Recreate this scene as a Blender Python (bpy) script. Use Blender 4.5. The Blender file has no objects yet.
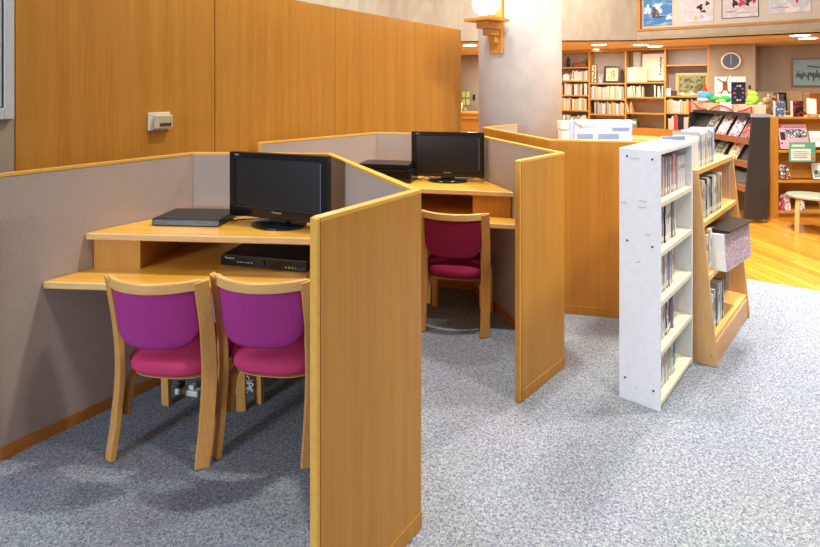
import bpy, bmesh, math, random
from mathutils import Vector, Matrix
random.seed(7)
SC = bpy.context.scene
COL = SC.collection
R = math.radians
PI = math.pi

# ------------------------------------------------------------------ camera
F = 547.0; H = 1.565; HZ = 87.0
cam_d = bpy.data.cameras.new('camera'); cam = bpy.data.objects.new('camera', cam_d); COL.objects.link(cam)
cam.location = (0, 0, H); cam.rotation_euler = (R(90), 0, 0)
cam_d.sensor_width = 36; cam_d.lens = 36*F/820
cam_d.shift_y = -(273.5-HZ)/820
cam_d.clip_start = 0.02; cam_d.clip_end = 100
SC.camera = cam

def ray(px, py): return (px-410)/F, -(py-HZ)/F
def at_y(px, py, Y): a, b = ray(px, py); return Vector((a*Y, Y, H+b*Y))
def at_h(px, py, h): a, b = ray(px, py); Y = (h-H)/b; return Vector((a*Y, Y, h))
# building grid: u runs away along the panelled wall, v runs to the right
A0 = R(34)
U = Vector((math.sin(A0), math.cos(A0), 0)); V = Vector((math.cos(A0), -math.sin(A0), 0))
def UV(u, v, z=0): return U*u + V*v + Vector((0, 0, z))
def on_u(px, u, py=None, h=None):
    a = (px-410)/F; Y = u/(U.x*a+U.y); p = Vector((a*Y, Y, 0))
    p.z = H-(py-HZ)/F*Y if py is not None else (h or 0)
    return p
def vof(p): return V.x*p.x+V.y*p.y

# ------------------------------------------------------------------ materials
def srgb(c):
    f = lambda x: x/12.92 if x <= .04045 else ((x+.055)/1.055)**2.4
    return tuple(f(x/255) for x in c)+(1,)
MATS = {}
def base_mat(name, rgb, rough=.5, metal=0, spec=.5):
    m = bpy.data.materials.new(name); m.use_nodes = True
    b = m.node_tree.nodes['Principled BSDF']
    b.inputs['Base Color'].default_value = srgb(rgb); b.inputs['Roughness'].default_value = rough
    b.inputs['Metallic'].default_value = metal; b.inputs['Specular IOR Level'].default_value = spec
    return m, m.node_tree, b
def noise_mat(name, c1, c2, scale=(1, 1, 1), ns=5, detail=4, lo=.35, hi=.65, rough=.5, bump=0, spec=.5, rot=0, c3=None, ns3=1.5, metal=0):
    m, t, b = base_mat(name, c1, rough, metal, spec)
    N = t.nodes.new; L = t.links.new
    tc = N('ShaderNodeTexCoord'); mp = N('ShaderNodeMapping'); mp.inputs['Scale'].default_value = scale
    mp.inputs['Rotation'].default_value = (0, 0, rot)
    L(tc.outputs['Object'], mp.inputs['Vector'])
    n = N('ShaderNodeTexNoise'); n.inputs['Scale'].default_value = ns; n.inputs['Detail'].default_value = detail
    L(mp.outputs[0], n.inputs['Vector'])
    r = N('ShaderNodeValToRGB'); r.color_ramp.elements[0].position = lo; r.color_ramp.elements[1].position = hi
    r.color_ramp.elements[0].color = srgb(c1); r.color_ramp.elements[1].color = srgb(c2)
    L(n.outputs['Fac'], r.inputs[0])
    out = r.outputs[0]
    if c3:
        n3 = N('ShaderNodeTexNoise'); n3.inputs['Scale'].default_value = ns3; n3.inputs['Detail'].default_value = 3
        L(mp.outputs[0], n3.inputs['Vector'])
        r3 = N('ShaderNodeValToRGB'); r3.color_ramp.elements[0].position = .4; r3.color_ramp.elements[1].position = .7
        r3.color_ramp.elements[0].color = (0, 0, 0, 1); r3.color_ramp.elements[1].color = (.55, .55, .55, 1)
        L(n3.outputs['Fac'], r3.inputs[0])
        mx = N('ShaderNodeMixRGB'); mx.inputs[2].default_value = srgb(c3)
        L(r3.outputs[0], mx.inputs[0]); L(out, mx.inputs[1]); out = mx.outputs[0]
    L(out, b.inputs['Base Color'])
    if bump:
        bp = N('ShaderNodeBump'); bp.inputs['Strength'].default_value = bump; bp.inputs['Distance'].default_value = .01
        L(n.outputs['Fac'], bp.inputs['Height']); L(bp.outputs[0], b.inputs['Normal'])
    return m
def wood(name, c1, c2, c3=None, sc=(60, 60, 1.6), rot=0, rough=.38, spec=.4):
    return noise_mat(name, c1, c2, sc, 3, 5, .3, .7, rough, .02, spec, rot, c3, .35)

W_PANEL = wood('oak_panel', (193, 136, 50), (178, 119, 37), (203, 148, 60))
W_WALL = wood('oak_wall', (190, 131, 48), (174, 115, 38), (200, 142, 58), sc=(45, 45, 1.2), rough=.42)
W_EDGE = wood('oak_edging', (232, 178, 84), (222, 166, 72), sc=(12, 12, 12), rough=.35)
W_TRIM = wood('oak_base_trim', (190, 124, 52), (176, 108, 42), sc=(3, 3, 60), rough=.4)
W_DESK = wood('oak_desktop', (226, 168, 66), (212, 152, 52), (234, 180, 80), sc=(2, 60, 60), rough=.28, rot=R(5))
W_LIP = wood('oak_desktop_lip', (232, 190, 128), (220, 174, 108), sc=(3, 30, 60), rough=.3)
W_CHAIR = wood('beech_chair', (214, 160, 92), (200, 142, 74), sc=(50, 50, 3), rough=.35)
W_RAIL = wood('beech_rail', (220, 176, 112), (206, 160, 94), sc=(4, 30, 60), rough=.35)
W_RACK = wood('light_wood_rack', (222, 174, 116), (212, 162, 102), sc=(50, 50, 2), rough=.4)
W_RACKS = wood('rack_shelf_wood', (234, 190, 118), (226, 178, 100), sc=(3, 40, 40), rough=.4)
W_CASE = wood('bookcase_wood', (206, 152, 66), (192, 136, 50), sc=(30, 30, 2), rough=.4)
W_ORANGE = wood('display_unit_wood', (204, 144, 60), (192, 128, 46), sc=(30, 30, 2), rough=.4)
W_SCONCE = wood('sconce_wood', (214, 156, 74), (200, 138, 58), sc=(30, 30, 2), rough=.4)
W_TAN = wood('ceiling_boards', (236, 214, 172), (228, 204, 160), sc=(2, 20, 20), rough=.6)
FABRIC = noise_mat('grey_beige_fabric', (168, 152, 142), (186, 170, 160), (1, 1, 1), 260, 2, .3, .7, .95, .15, .1)
CONC = noise_mat('concrete', (196, 186, 168), (176, 164, 146), (1, 1, .35), 2.5, 8, .3, .75, .8, .05, .2, 0, (206, 198, 182), 9)
CONC2 = noise_mat('concrete_dark', (172, 158, 138), (150, 136, 116), (1, 1, .35), 2.5, 8, .3, .75, .8, .05, .2)
CONC_COL = noise_mat('concrete_column', (210, 208, 205), (200, 197, 192), (1, 1, 1), 3, 8, .3, .75, .7, .04, .2, 0, (222, 219, 214), 7)

def carpet():
    m, t, b = base_mat('carpet_loop', (160, 165, 172), .98, 0, .05)
    N = t.nodes.new; L = t.links.new
    tc = N('ShaderNodeTexCoord')
    n = N('ShaderNodeTexNoise'); n.inputs['Scale'].default_value = 110; n.inputs['Detail'].default_value = 3; n.inputs['Distortion'].default_value = 1.2
    L(tc.outputs['Object'], n.inputs['Vector'])
    r = N('ShaderNodeValToRGB'); e = r.color_ramp.elements
    e[0].position = .36; e[0].color = srgb((98, 107, 124)); e[1].position = .64; e[1].color = srgb((172, 176, 181))
    k = e.new(.5); k.color = srgb((137, 144, 154))
    L(n.outputs['Fac'], r.inputs[0])
    n2 = N('ShaderNodeTexNoise'); n2.inputs['Scale'].default_value = 2.2; n2.inputs['Detail'].default_value = 4
    L(tc.outputs['Object'], n2.inputs['Vector'])
    mx = N('ShaderNodeMixRGB'); mx.blend_type = 'MULTIPLY'; mx.inputs[0].default_value = .18
    L(r.outputs[0], mx.inputs[1]); L(n2.outputs['Color'], mx.inputs[2]); L(mx.outputs[0], b.inputs['Base Color'])
    bp = N('ShaderNodeBump'); bp.inputs['Strength'].default_value = .5; bp.inputs['Distance'].default_value = .006
    L(n.outputs['Fac'], bp.inputs['Height']); L(bp.outputs[0], b.inputs['Normal'])
    return m
CARPET = carpet()
def planks():
    m, t, b = base_mat('wood_floor_planks', (200, 135, 50), .22, 0, .5)
    N = t.nodes.new; L = t.links.new
    tc = N('ShaderNodeTexCoord'); mp = N('ShaderNodeMapping'); mp.inputs['Rotation'].default_value = (0, 0, R(82))
    L(tc.outputs['Object'], mp.inputs['Vector'])
    br = N('ShaderNodeTexBrick'); br.inputs['Scale'].default_value = 1; br.inputs['Brick Width'].default_value = 1.1; br.inputs['Row Height'].default_value = .09
    br.inputs['Mortar Size'].default_value = .002; br.inputs['Color1'].default_value = srgb((214, 148, 52)); br.inputs['Color2'].default_value = srgb((182, 112, 34))
    br.inputs['Mortar'].default_value = srgb((120, 72, 25)); br.inputs['Bias'].default_value = 0
    L(mp.outputs[0], br.inputs['Vector'])
    mp2 = N('ShaderNodeMapping'); mp2.inputs['Scale'].default_value = (1.5, 30, 1); L(mp.outputs[0], mp2.inputs['Vector'])
    n = N('ShaderNodeTexNoise'); n.inputs['Scale'].default_value = 2; n.inputs['Detail'].default_value = 5; L(mp2.outputs[0], n.inputs['Vector'])
    mx = N('ShaderNodeMixRGB'); mx.blend_type = 'OVERLAY'; mx.inputs[0].default_value = .3
    L(br.outputs['Color'], mx.inputs[1]); L(n.outputs['Fac'], mx.inputs[2]); L(mx.outputs[0], b.inputs['Base Color'])
    return m
PLANKS = planks()
def plain(name, rgb, rough=.5, metal=0, spec=.5):
    if name in MATS: return MATS[name]
    r2 = tuple(max(0, min(255, c*.985)) for c in rgb)
    MATS[name] = noise_mat(name, rgb, r2, (1, 1, 1), 30, 2, .4, .6, rough, 0, spec, metal=metal)
    return MATS[name]
WHITE = plain('white_laminate', (236, 239, 245), .45)
WHITE_SH = plain('white_shelf_board', (240, 236, 226), .5)
GREYM = plain('grey_metal', (176, 178, 180), .4, .3)
BLACKP = plain('black_plastic', (24, 26, 30), .3)
GLOSSB = plain('gloss_black', (14, 15, 18), .18)
SCREEN = plain('tv_screen', (16, 17, 20), .32)
SILVER = plain('silver', (170, 172, 178), .3, .8)
MAGENTA = noise_mat('magenta_fabric', (168, 56, 132), (154, 48, 120), (1, 1, 1), 220, 2, .3, .7, .85, .1, .2)
ROSE = noise_mat('rose_fabric', (200, 66, 112), (186, 56, 100), (1, 1, 1), 220, 2, .3, .7, .85, .1, .2)
WINE = noise_mat('wine_fabric', (146, 34, 72), (130, 28, 62), (1, 1, 1), 220, 2, .3, .7, .85, .1, .2)
PAPER = plain('paper_white', (244, 242, 236), .7)
PAGES = noise_mat('book_pages', (238, 232, 216), (222, 214, 196), (200, 1, 1), 3, 2, .4, .6, .8)
SLOT = plain('perforated_metal', (206, 208, 210), .4, .3)
BLACKM = plain('black_rack_metal', (52, 49, 48), .35)
INK = plain('ink', (30, 28, 30), .7)
def emis(name, rgb, s):
    m = bpy.data.materials.new(name); m.use_nodes = True; t = m.node_tree
    b = t.nodes['Principled BSDF']; b.inputs['Base Color'].default_value = srgb(rgb)
    b.inputs['Emission Color'].default_value = srgb(rgb); b.inputs['Emission Strength'].default_value = s
    return m
LAMP = emis('lamp_globe', (255, 240, 200), 3.5)
DOWN = emis('downlight_glow', (255, 246, 225), 6)
ASSUMED_CEILLAMP = emis('assumed_lamp_glow', (255, 248, 235), 3)

# ------------------------------------------------------------------ mesh helpers
def bmnew(): return bmesh.new()
def bx(bm, c, s, rz=0, mi=0, M=None):
    T = Matrix.Translation(Vector(c)) @ Matrix.Rotation(rz, 4, 'Z') @ Matrix.Diagonal((s[0], s[1], s[2], 1))
    if M: T = M @ T
    r = bmesh.ops.create_cube(bm, size=1, matrix=T)
    for f in {f for v in r['verts'] for f in v.link_faces}: f.material_index = mi
    return bm
def box(c, s, rz=0, M=None): return bx(bmnew(), c, s, rz, 0, M)
def b0(bm, lo, hi): return bx(bm, [(a+b)/2 for a, b in zip(lo, hi)], [b-a for a, b in zip(lo, hi)])
def prism(pts, z0, z1, bm=None):
    bm = bm or bmnew()
    lo = [bm.verts.new((p[0], p[1], z0)) for p in pts]; hi = [bm.verts.new((p[0], p[1], z1)) for p in pts]
    n = len(pts)
    bm.faces.new(lo); bm.faces.new(hi)
    for i in range(n): bm.faces.new((lo[i], lo[(i+1) % n], hi[(i+1) % n], hi[i]))
    bmesh.ops.recalc_face_normals(bm, faces=bm.faces[:])
    return bm
def cyl(bm, c, r, h, seg=24, r2=None, M=None):
    T = Matrix.Translation(Vector(c))
    if M: T = M @ T
    bmesh.ops.create_cone(bm, cap_ends=True, segments=seg, radius1=r, radius2=r if r2 is None else r2, depth=h, matrix=T)
    return bm
def sph(bm, c, s, seg=20, M=None):
    T = Matrix.Translation(Vector(c)) @ Matrix.Diagonal((s[0], s[1], s[2], 1))
    if M: T = M @ T
    bmesh.ops.create_uvsphere(bm, u_segments=seg, v_segments=max(8, seg//2), radius=1, matrix=T)
    return bm
def sweep(pts, wax, w, t, bm=None):
    """rectangular section swept along pts; wax = width axis (vector or list), w/t = width/thickness (scalar or list)"""
    bm = bm or bmnew(); n = len(pts); P = [Vector(p) for p in pts]; rings = []
    for i in range(n):
        tg = (P[min(i+1, n-1)]-P[max(i-1, 0)]).normalized()
        wa = Vector(wax[i] if isinstance(wax, list) else wax).normalized()
        wa = (wa - tg*wa.dot(tg)).normalized(); ta = tg.cross(wa).normalized()
        ww = w[i] if isinstance(w, list) else w; tt = t[i] if isinstance(t, list) else t
        rings.append([bm.verts.new(P[i]+wa*a*ww/2+ta*b*tt/2) for a, b in ((-1, -1), (1, -1), (1, 1), (-1, 1))])
    for i in range(n-1):
        for k in range(4): bm.faces.new((rings[i][k], rings[i][(k+1) % 4], rings[i+1][(k+1) % 4], rings[i+1][k]))
    bm.faces.new(rings[0][::-1]); bm.faces.new(rings[-1])
    bmesh.ops.recalc_face_normals(bm, faces=bm.faces[:])
    return bm
def spline(P, n=6):
    P = [Vector(p) for p in P]; out = []
    for i in range(len(P)-1):
        p0 = P[max(i-1, 0)]; p1 = P[i]; p2 = P[i+1]; p3 = P[min(i+2, len(P)-1)]
        for k in range(n):
            t = k/n
            out.append(.5*((2*p1)+(p2-p0)*t+(2*p0-5*p1+4*p2-p3)*t*t+(3*p1-p0-3*p2+p3)*t**3))
    out.append(P[-1]); return out
def tube(pts, r, bm=None, seg=8):
    bm = bm or bmnew(); P = [Vector(p) for p in pts]; rings = []; n = len(P)
    for i in range(n):
        tg = (P[min(i+1, n-1)]-P[max(i-1, 0)]).normalized()
        a = tg.orthogonal().normalized() if i == 0 else (pa-tg*pa.dot(tg)).normalized(); pa = a; b = tg.cross(a)
        rings.append([bm.verts.new(P[i]+(a*math.cos(2*PI*k/seg)+b*math.sin(2*PI*k/seg))*r) for k in range(seg)])
    for i in range(n-1):
        for k in range(seg): bm.faces.new((rings[i][k], rings[i][(k+1) % seg], rings[i+1][(k+1) % seg], rings[i+1][k]))
    bm.faces.new(rings[0][::-1]); bm.faces.new(rings[-1])
    return bm
def obj(name, bm, mat, parent=None, bevel=0, smooth=False, world=False, seg=2):
    me = bpy.data.meshes.new(name)
    if world and parent:
        top = parent
        while top.parent: top = top.parent
        bm.transform((Matrix.Translation(top.location) @ top.rotation_euler.to_matrix().to_4x4()).inverted())
    bm.to_mesh(me); bm.free()
    for m in (mat if isinstance(mat, (list, tuple)) else [mat]): me.materials.append(m)
    if smooth:
        for p in me.polygons: p.use_smooth = True
    o = bpy.data.objects.new(name, me); COL.objects.link(o)
    if parent: o.parent = parent
    if bevel:
        b = o.modifiers.new('bevel', 'BEVEL'); b.width = bevel; b.segments = seg; b.limit_method = 'ANGLE'; b.angle_limit = R(40)
    return o
def tag(o, label, cat, group=None, kind=None):
    if label: o['label'] = label
    if cat: o['category'] = cat
    if group: o['group'] = group
    if kind: o['kind'] = kind
    return o
def thing(name, label, cat, loc=(0, 0, 0), rz=0, group=None):
    o = bpy.data.objects.new(name, None); COL.objects.link(o); o.empty_display_size = .1
    o.location = loc; o.rotation_euler = (0, 0, rz)
    return tag(o, label, cat, group)
def struct(name, bm, mat, bevel=0, smooth=False):
    o = obj(name, bm, mat, None, bevel, smooth); o['kind'] = 'structure'; return o
def text_mesh(name, s, size, mat, parent, M, depth=.0006):
    cu = bpy.data.curves.new(name, 'FONT'); cu.body = s; cu.size = size; cu.align_x = 'CENTER'; cu.align_y = 'CENTER'; cu.extrude = depth
    to = bpy.data.objects.new(name, cu); COL.objects.link(to)
    dg = bpy.context.evaluated_depsgraph_get(); me = bpy.data.meshes.new_from_object(to.evaluated_get(dg))
    bpy.data.objects.remove(to); me.transform(M); me.materials.clear(); me.materials.append(mat)
    o = bpy.data.objects.new(name, me); COL.objects.link(o); o.parent = parent; return o
def superell(bm, c, a, b, z0, z1, n=3.0, seg=36, dome=.012, back=1.0):
    """rounded cushion: superellipse plan, rounded rim"""
    prof = [(0, .80), (.12, .93), (.35, 1.0), (.65, 1.0), (.88, .94), (1, .82), (1.0+dome/(z1-z0), .45), (1.0+1.3*dome/(z1-z0), .12)]
    rings = []
    for tz, k in prof:
        ring = []
        for i in range(seg):
            an = 2*PI*i/seg; cx, sy = math.cos(an), math.sin(an)
            x = math.copysign(abs(cx)**(2/n), cx)*a*k; y = math.copysign(abs(sy)**(2/n), sy)*b*k
            if y < 0: x *= 1-(1-back)*(-y/b)
            ring.append(bm.verts.new((c[0]+x, c[1]+y, z0+(z1-z0)*tz)))
        rings.append(ring)
    for i in range(len(rings)-1):
        for k in range(seg): bm.faces.new((rings[i][k], rings[i][(k+1) % seg], rings[i+1][(k+1) % seg], rings[i+1][k]))
    bm.faces.new(rings[0][::-1]); bm.faces.new(rings[-1])
    return bm
def n2(a, b):
    d = (Vector(b)-Vector(a)); d.z = 0 if len(d) > 2 else 0
    return d.normalized()

# ------------------------------------------------------------------ setting
WX0 = 3.505    # panelled wall: X = -3.45 + tan(34) Y
def wall_pt(y): return Vector((-WX0+math.tan(A0)*y, y, 0))
# carpet: half plane u < 5.24 ; wooden floor beyond
struct('floor', prism([UV(-3, -6)[:2], UV(-3, 7)[:2], UV(5.24, 7)[:2], UV(5.24, -6)[:2]], -.05, 0), CARPET)
struct('floor_wood', prism([UV(5.24, -8)[:2], UV(5.24, 9)[:2], UV(15, 9)[:2], UV(15, -8)[:2]], -.05, -.001), PLANKS)
# panelled wall (four boards with grooves)
bm = bmnew()
nrm = V*-1
ys = [2.509, 3.399, 4.318, 5.267, 6.03]
for i in range(4):
    a, b = wall_pt(ys[i]), wall_pt(ys[i+1]); a = a+U*.003; b = b-U*(.003 if i < 3 else 0)
    prism([a, b, b+nrm*.045, a+nrm*.045], 0, 2.193, bm)
a, b = wall_pt(ys[0])+nrm*.008, wall_pt(ys[-1])+nrm*.008
prism([a, b-U*.004, b+nrm*.03-U*.004, a+nrm*.03], 0, 2.185, bm)
struct('wall_left', bm, W_WALL)
# concrete wall in front of (nearer than) the panelling on the left
a, b = wall_pt(-3.99), wall_pt(ys[0])
struct('wall_left_concrete', prism([a, b-U*.002, b+nrm*.12-U*.002, a+nrm*.12], 0, 4.4), CONC2)
# pillar edge in the extreme left foreground
struct('pillar_left', prism([(-1.86, 2.02), (-1.704, 2.275), (-1.85, 2.2), (-1.99, 2.06)], 0, 1.02), CONC2)
# upper concrete wall behind the lowered soffit, left stretch
BW0, BW1 = Vector((-7, 10.3, 0)), Vector((3.95, 9.5, 0))
struct('wall_back_upper', prism([BW0, BW1, BW1+Vector((.1, .25, 0)), BW0+Vector((0, .25, 0))], 2.38, 4.6), CONC)
# beam and board wall to the right (perpendicular to the panelled wall)
UB = U.x*BW1.x+U.y*BW1.y; VB = vof(BW1)
struct('trim_1', prism([UV(UB, VB), UV(UB, 9), UV(UB+.25, 9), UV(UB+.25, VB)], 2.38, 2.535), CONC)
struct('wall_back_board', prism([UV(UB+.06, VB+.02), UV(UB+.06, 9), UV(UB+.25, 9), UV(UB+.25, VB)], 2.535, 4.6),
       plain('cream_board', (226, 218, 204), .7))
bm = bmnew(); prism([UV(UB-.015, VB), UV(UB-.015, 9), UV(UB+.06, 9), UV(UB+.06, VB)], 2.535, 2.575, bm)
prism([UV(UB-.015, VB), UV(UB-.015, VB+.045), UV(UB+.06, VB+.045), UV(UB+.06, VB)], 2.575, 4.6, bm)
struct('trim_2', bm, W_CASE)
# lowered ceiling of the back area
struct('ceiling_back', prism([BW0+Vector((0, .01, 0)), BW1, UV(UB, 9), UV(16, 9), UV(16, -14)], 2.38, 2.44), W_TAN)
# walls of the back area
UC = 12.05
vr = vof(on_u(709, UC)); vp = vof(on_u(755, UC))
struct('wall_back', prism([UV(UC+.42, -14), UV(UC+.42, vr), UV(UC, vr), UV(UC, vp), UV(UC+.86, vp+.02), UV(UC+.86, 9), UV(UC+1.1, 9), UV(UC+1.1, -14)], 0, 2.379), CONC2)
struct('wall_right', prism([UV(6, 9), UV(UC+1, 9), UV(UC+1, 9.2), UV(6, 9.2)], 0, 2.38), CONC2)
# column
struct('column', cyl(bmnew(), (1.208, 6.03, 2.3), .45, 4.6, 64), CONC_COL, smooth=True)
CCX = Vector((1.208, 6.03, 0))
# main ceiling, out of the frame, its lamps assumed
struct('ceiling', prism([(-7, -3), (8, -3), (8, 11), (-7, 11)], 4.4, 4.5), plain('white_ceiling', (236, 234, 228), .8))

# ------------------------------------------------------------------ study carrels
def offset_poly(P, t):
    """offset polyline to its right by t with mitres"""
    P = [Vector((p[0], p[1])) for p in P]; out = []
    dirs = [(P[i+1]-P[i]).normalized() for i in range(len(P)-1)]
    nr = [Vector((d.y, -d.x)) for d in dirs]
    for i in range(len(P)):
        if i == 0: out.append(P[0]+nr[0]*t)
        elif i == len(P)-1: out.append(P[-1]+nr[-1]*t)
        else:
            m = (nr[i-1]+nr[i]); m = m/(m.dot(nr[i])); out.append(P[i]+m*t)
    return out
def carrel(label, P, T=.028, h=1.2, caplab=None):
    o = thing('study_carrel', label, 'study carrel', (P[1][0], P[1][1], 0))
    out = [Vector(p) for p in P]; inn = offset_poly(P, T); sgn = 1 if T > 0 else -1
    cin = offset_poly(P, T*.6); fab = offset_poly(P, T*1.0); tr = offset_poly(P, T+sgn*.008); capi = offset_poly(P, T+sgn*.002); capo = offset_poly(P, -sgn*.001)
    tro = offset_poly(P, -sgn*.003)
    n = len(P)-1
    for i in range(n):
        pn = obj('panel', prism([out[i], out[i+1], cin[i+1], cin[i]], .0, h-.012), W_PANEL, o, world=True)
        d = (inn[i+1]-inn[i]).normalized()
        f0, f1 = cin[i].copy(), cin[i+1].copy(); g0, g1 = fab[i].copy(), fab[i+1].copy()
        fb = obj('fabric_face', prism([f0, f1, g1, g0], .05, h-.012), FABRIC, pn, world=True)
        fb['label'] = 'woven grey-beige fabric facing'
        obj('baseboard', prism([g0, g1, tr[i+1], tr[i]], 0, .052), W_TRIM, pn, world=True)
        obj('top_edging', prism([capo[i], capo[i+1], capi[i+1], capi[i]], h-.012, h), W_EDGE, pn, world=True)
        obj('outer_base_trim', prism([tro[i], tro[i+1], out[i+1], out[i]], 0.002, .058), W_PANEL, pn, world=True)
    for a, b, d, nm in ((out[0], capi[0], (out[0]-out[1]).normalized(), 0), (out[-1], capi[-1], (out[-1]-out[-2]).normalized(), 1)):
        obj('end_edging', prism([a, b, b+d*.014, a+d*.014], 0, h), W_EDGE, o, .005, world=True)
    return o, inn
def lineint(p, d, q, e):
    p, d, q, e = [Vector(x)[:2] for x in (p, d, q, e)]
    den = d[0]*e[1]-d[1]*e[0]; s = ((q[0]-p[0])*e[1]-(q[1]-p[1])*e[0])/den
    return Vector((p[0]+d[0]*s, p[1]+d[1]*s))
P1 = [(-1.838, 2.168), (-1.220, 3.078), (-.434, 3.023), (.040, 1.945), (-.250, 1.530)]
P2 = [(-1.002, 3.63), (-.268, 4.44), (.506, 4.254), (.862, 3.053), (.553, 2.715)]
P3 = [(1.027, 5.4), (.657, 4.99), (.967, 3.804), (1.62, 3.65)]
C1, I1 = carrel('nearest wood study carrel enclosing two chairs and one television', P1)
C2, I2 = carrel('middle wood study carrel with a single chair at its desk', P2)
C3, I3 = carrel('rear wood study carrel behind the white shelf, monitor back showing above it', P3, -.028)

def desk(o, I, fl, fu, dirang, up_h=.88, lo_h=.7045, boxw=.25, boxw_r=.1):
    """fl, fu: a point on the front edge of lower/upper board; dirang: front edge heading"""
    d = Vector((math.sin(R(dirang)), math.cos(R(dirang)))); g = .002
    back = Vector((-d.y, d.x))   # towards the back of the carrel
    if back.y < 0: back = -back
    A, B, D, E = I[0], I[1], I[2], I[3]
    # pull the inner polygon in a hair
    cen = (B+D+A+E)/4
    B2 = B+(cen-B).normalized()*.006; D2 = D+(cen-D).normalized()*.006
    dA = (B-A).normalized(); nA = Vector((dA.y, -dA.x)); dE = (E-D).normalized(); nE = Vector((dE.y, -dE.x))
    def row(pt, off=0):
        p = Vector(pt)+back*off
        return lineint(p, d, A+nA*.005, dA), lineint(p, d, D+nE*.005, dE)
    for nm, pt, h in (('lower_desktop', fl, lo_h), ('upper_shelf', fu, up_h)):
        l, r = row(pt, .012)
        ob = obj(nm, prism([l, B2, D2, r], h-.032, h), W_DESK, o, world=True)
        l0, r0 = row(pt); 
        obj('front_edge', prism([l0, l-back*.0005, r-back*.0005, r0], h-.033, h), W_LIP, ob, .007, world=True, seg=3)
    l, r = row(fu, .03); l2, r2 = row(fu, .30)
    for p, q, s, w in ((l, l2, 1, boxw), (r, r2, -1, boxw_r)):
        p2 = p+d*s*w; q2 = p2+back*.36
        obj('support_box', prism([p+d*s*.006, p2, q2, q+d*s*.006], lo_h, up_h-.032), W_PANEL, o, world=True)
    return back
desk(C1, I1, (-1.607, 2.42), (-1.4995, 2.567), 94.6, boxw=.235)
desk(C2, I2, (.672, 3.42), (.683, 3.56), 102.5, boxw=.10, boxw_r=.255)

# ------------------------------------------------------------------ wall fittings on the left
t = thing('wall_control', 'small beige control unit with a dark slot mounted on the left wood panel', 'thermostat', at_y(160, 123, 3.073)+nrm*0, -A0+PI/2)
Mw = None
# local x along the wall (U), y out of the wall towards the room is -y? keep: x=U , y=-V side; use world boxes
c = wall_pt(3.09)+Vector((0, 0, 1.372)); rz = math.atan2(U.y, U.x)
t.location = c; t.rotation_euler = (0, 0, rz)
obj('back_plate', box((0, -.006, 0), (.13, .012, .10)), plain('beige_plate', (214, 204, 186), .5), t, .003)
obj('body', box((.012, -.03, -.002), (.095, .036, .074)), plain('beige_body', (200, 184, 150), .35, .2), t, .004)
obj('display', box((.014, -.0485, -.018), (.066, .003, .018)), plain('dark_slot', (70, 62, 50), .3), t)
t = thing('wall_cabinet', 'pale grey metal notice cabinet at the upper left edge beside the wood wall', 'cabinet', wall_pt(2.43)+Vector((0, 0, 1.42)), rz)
obj('frame', b0(b0(b0(b0(bmnew(), (.045, -.03, 0), (.083, 0, 1.3)), (-.9, -.03, 0), (.045, 0, .05)), (-.95, -.03, 0), (-.9, 0, 1.3)), (-.9, -.03, 1.24), (.045, 0, 1.3)), plain('cabinet_grey', (196, 200, 200), .4), t, .003)
obj('door', b0(bmnew(), (-.893, -.022, .056), (.036, -.003, 1.233)), plain('cabinet_door_grey', (186, 188, 184), .5), t)

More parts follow.
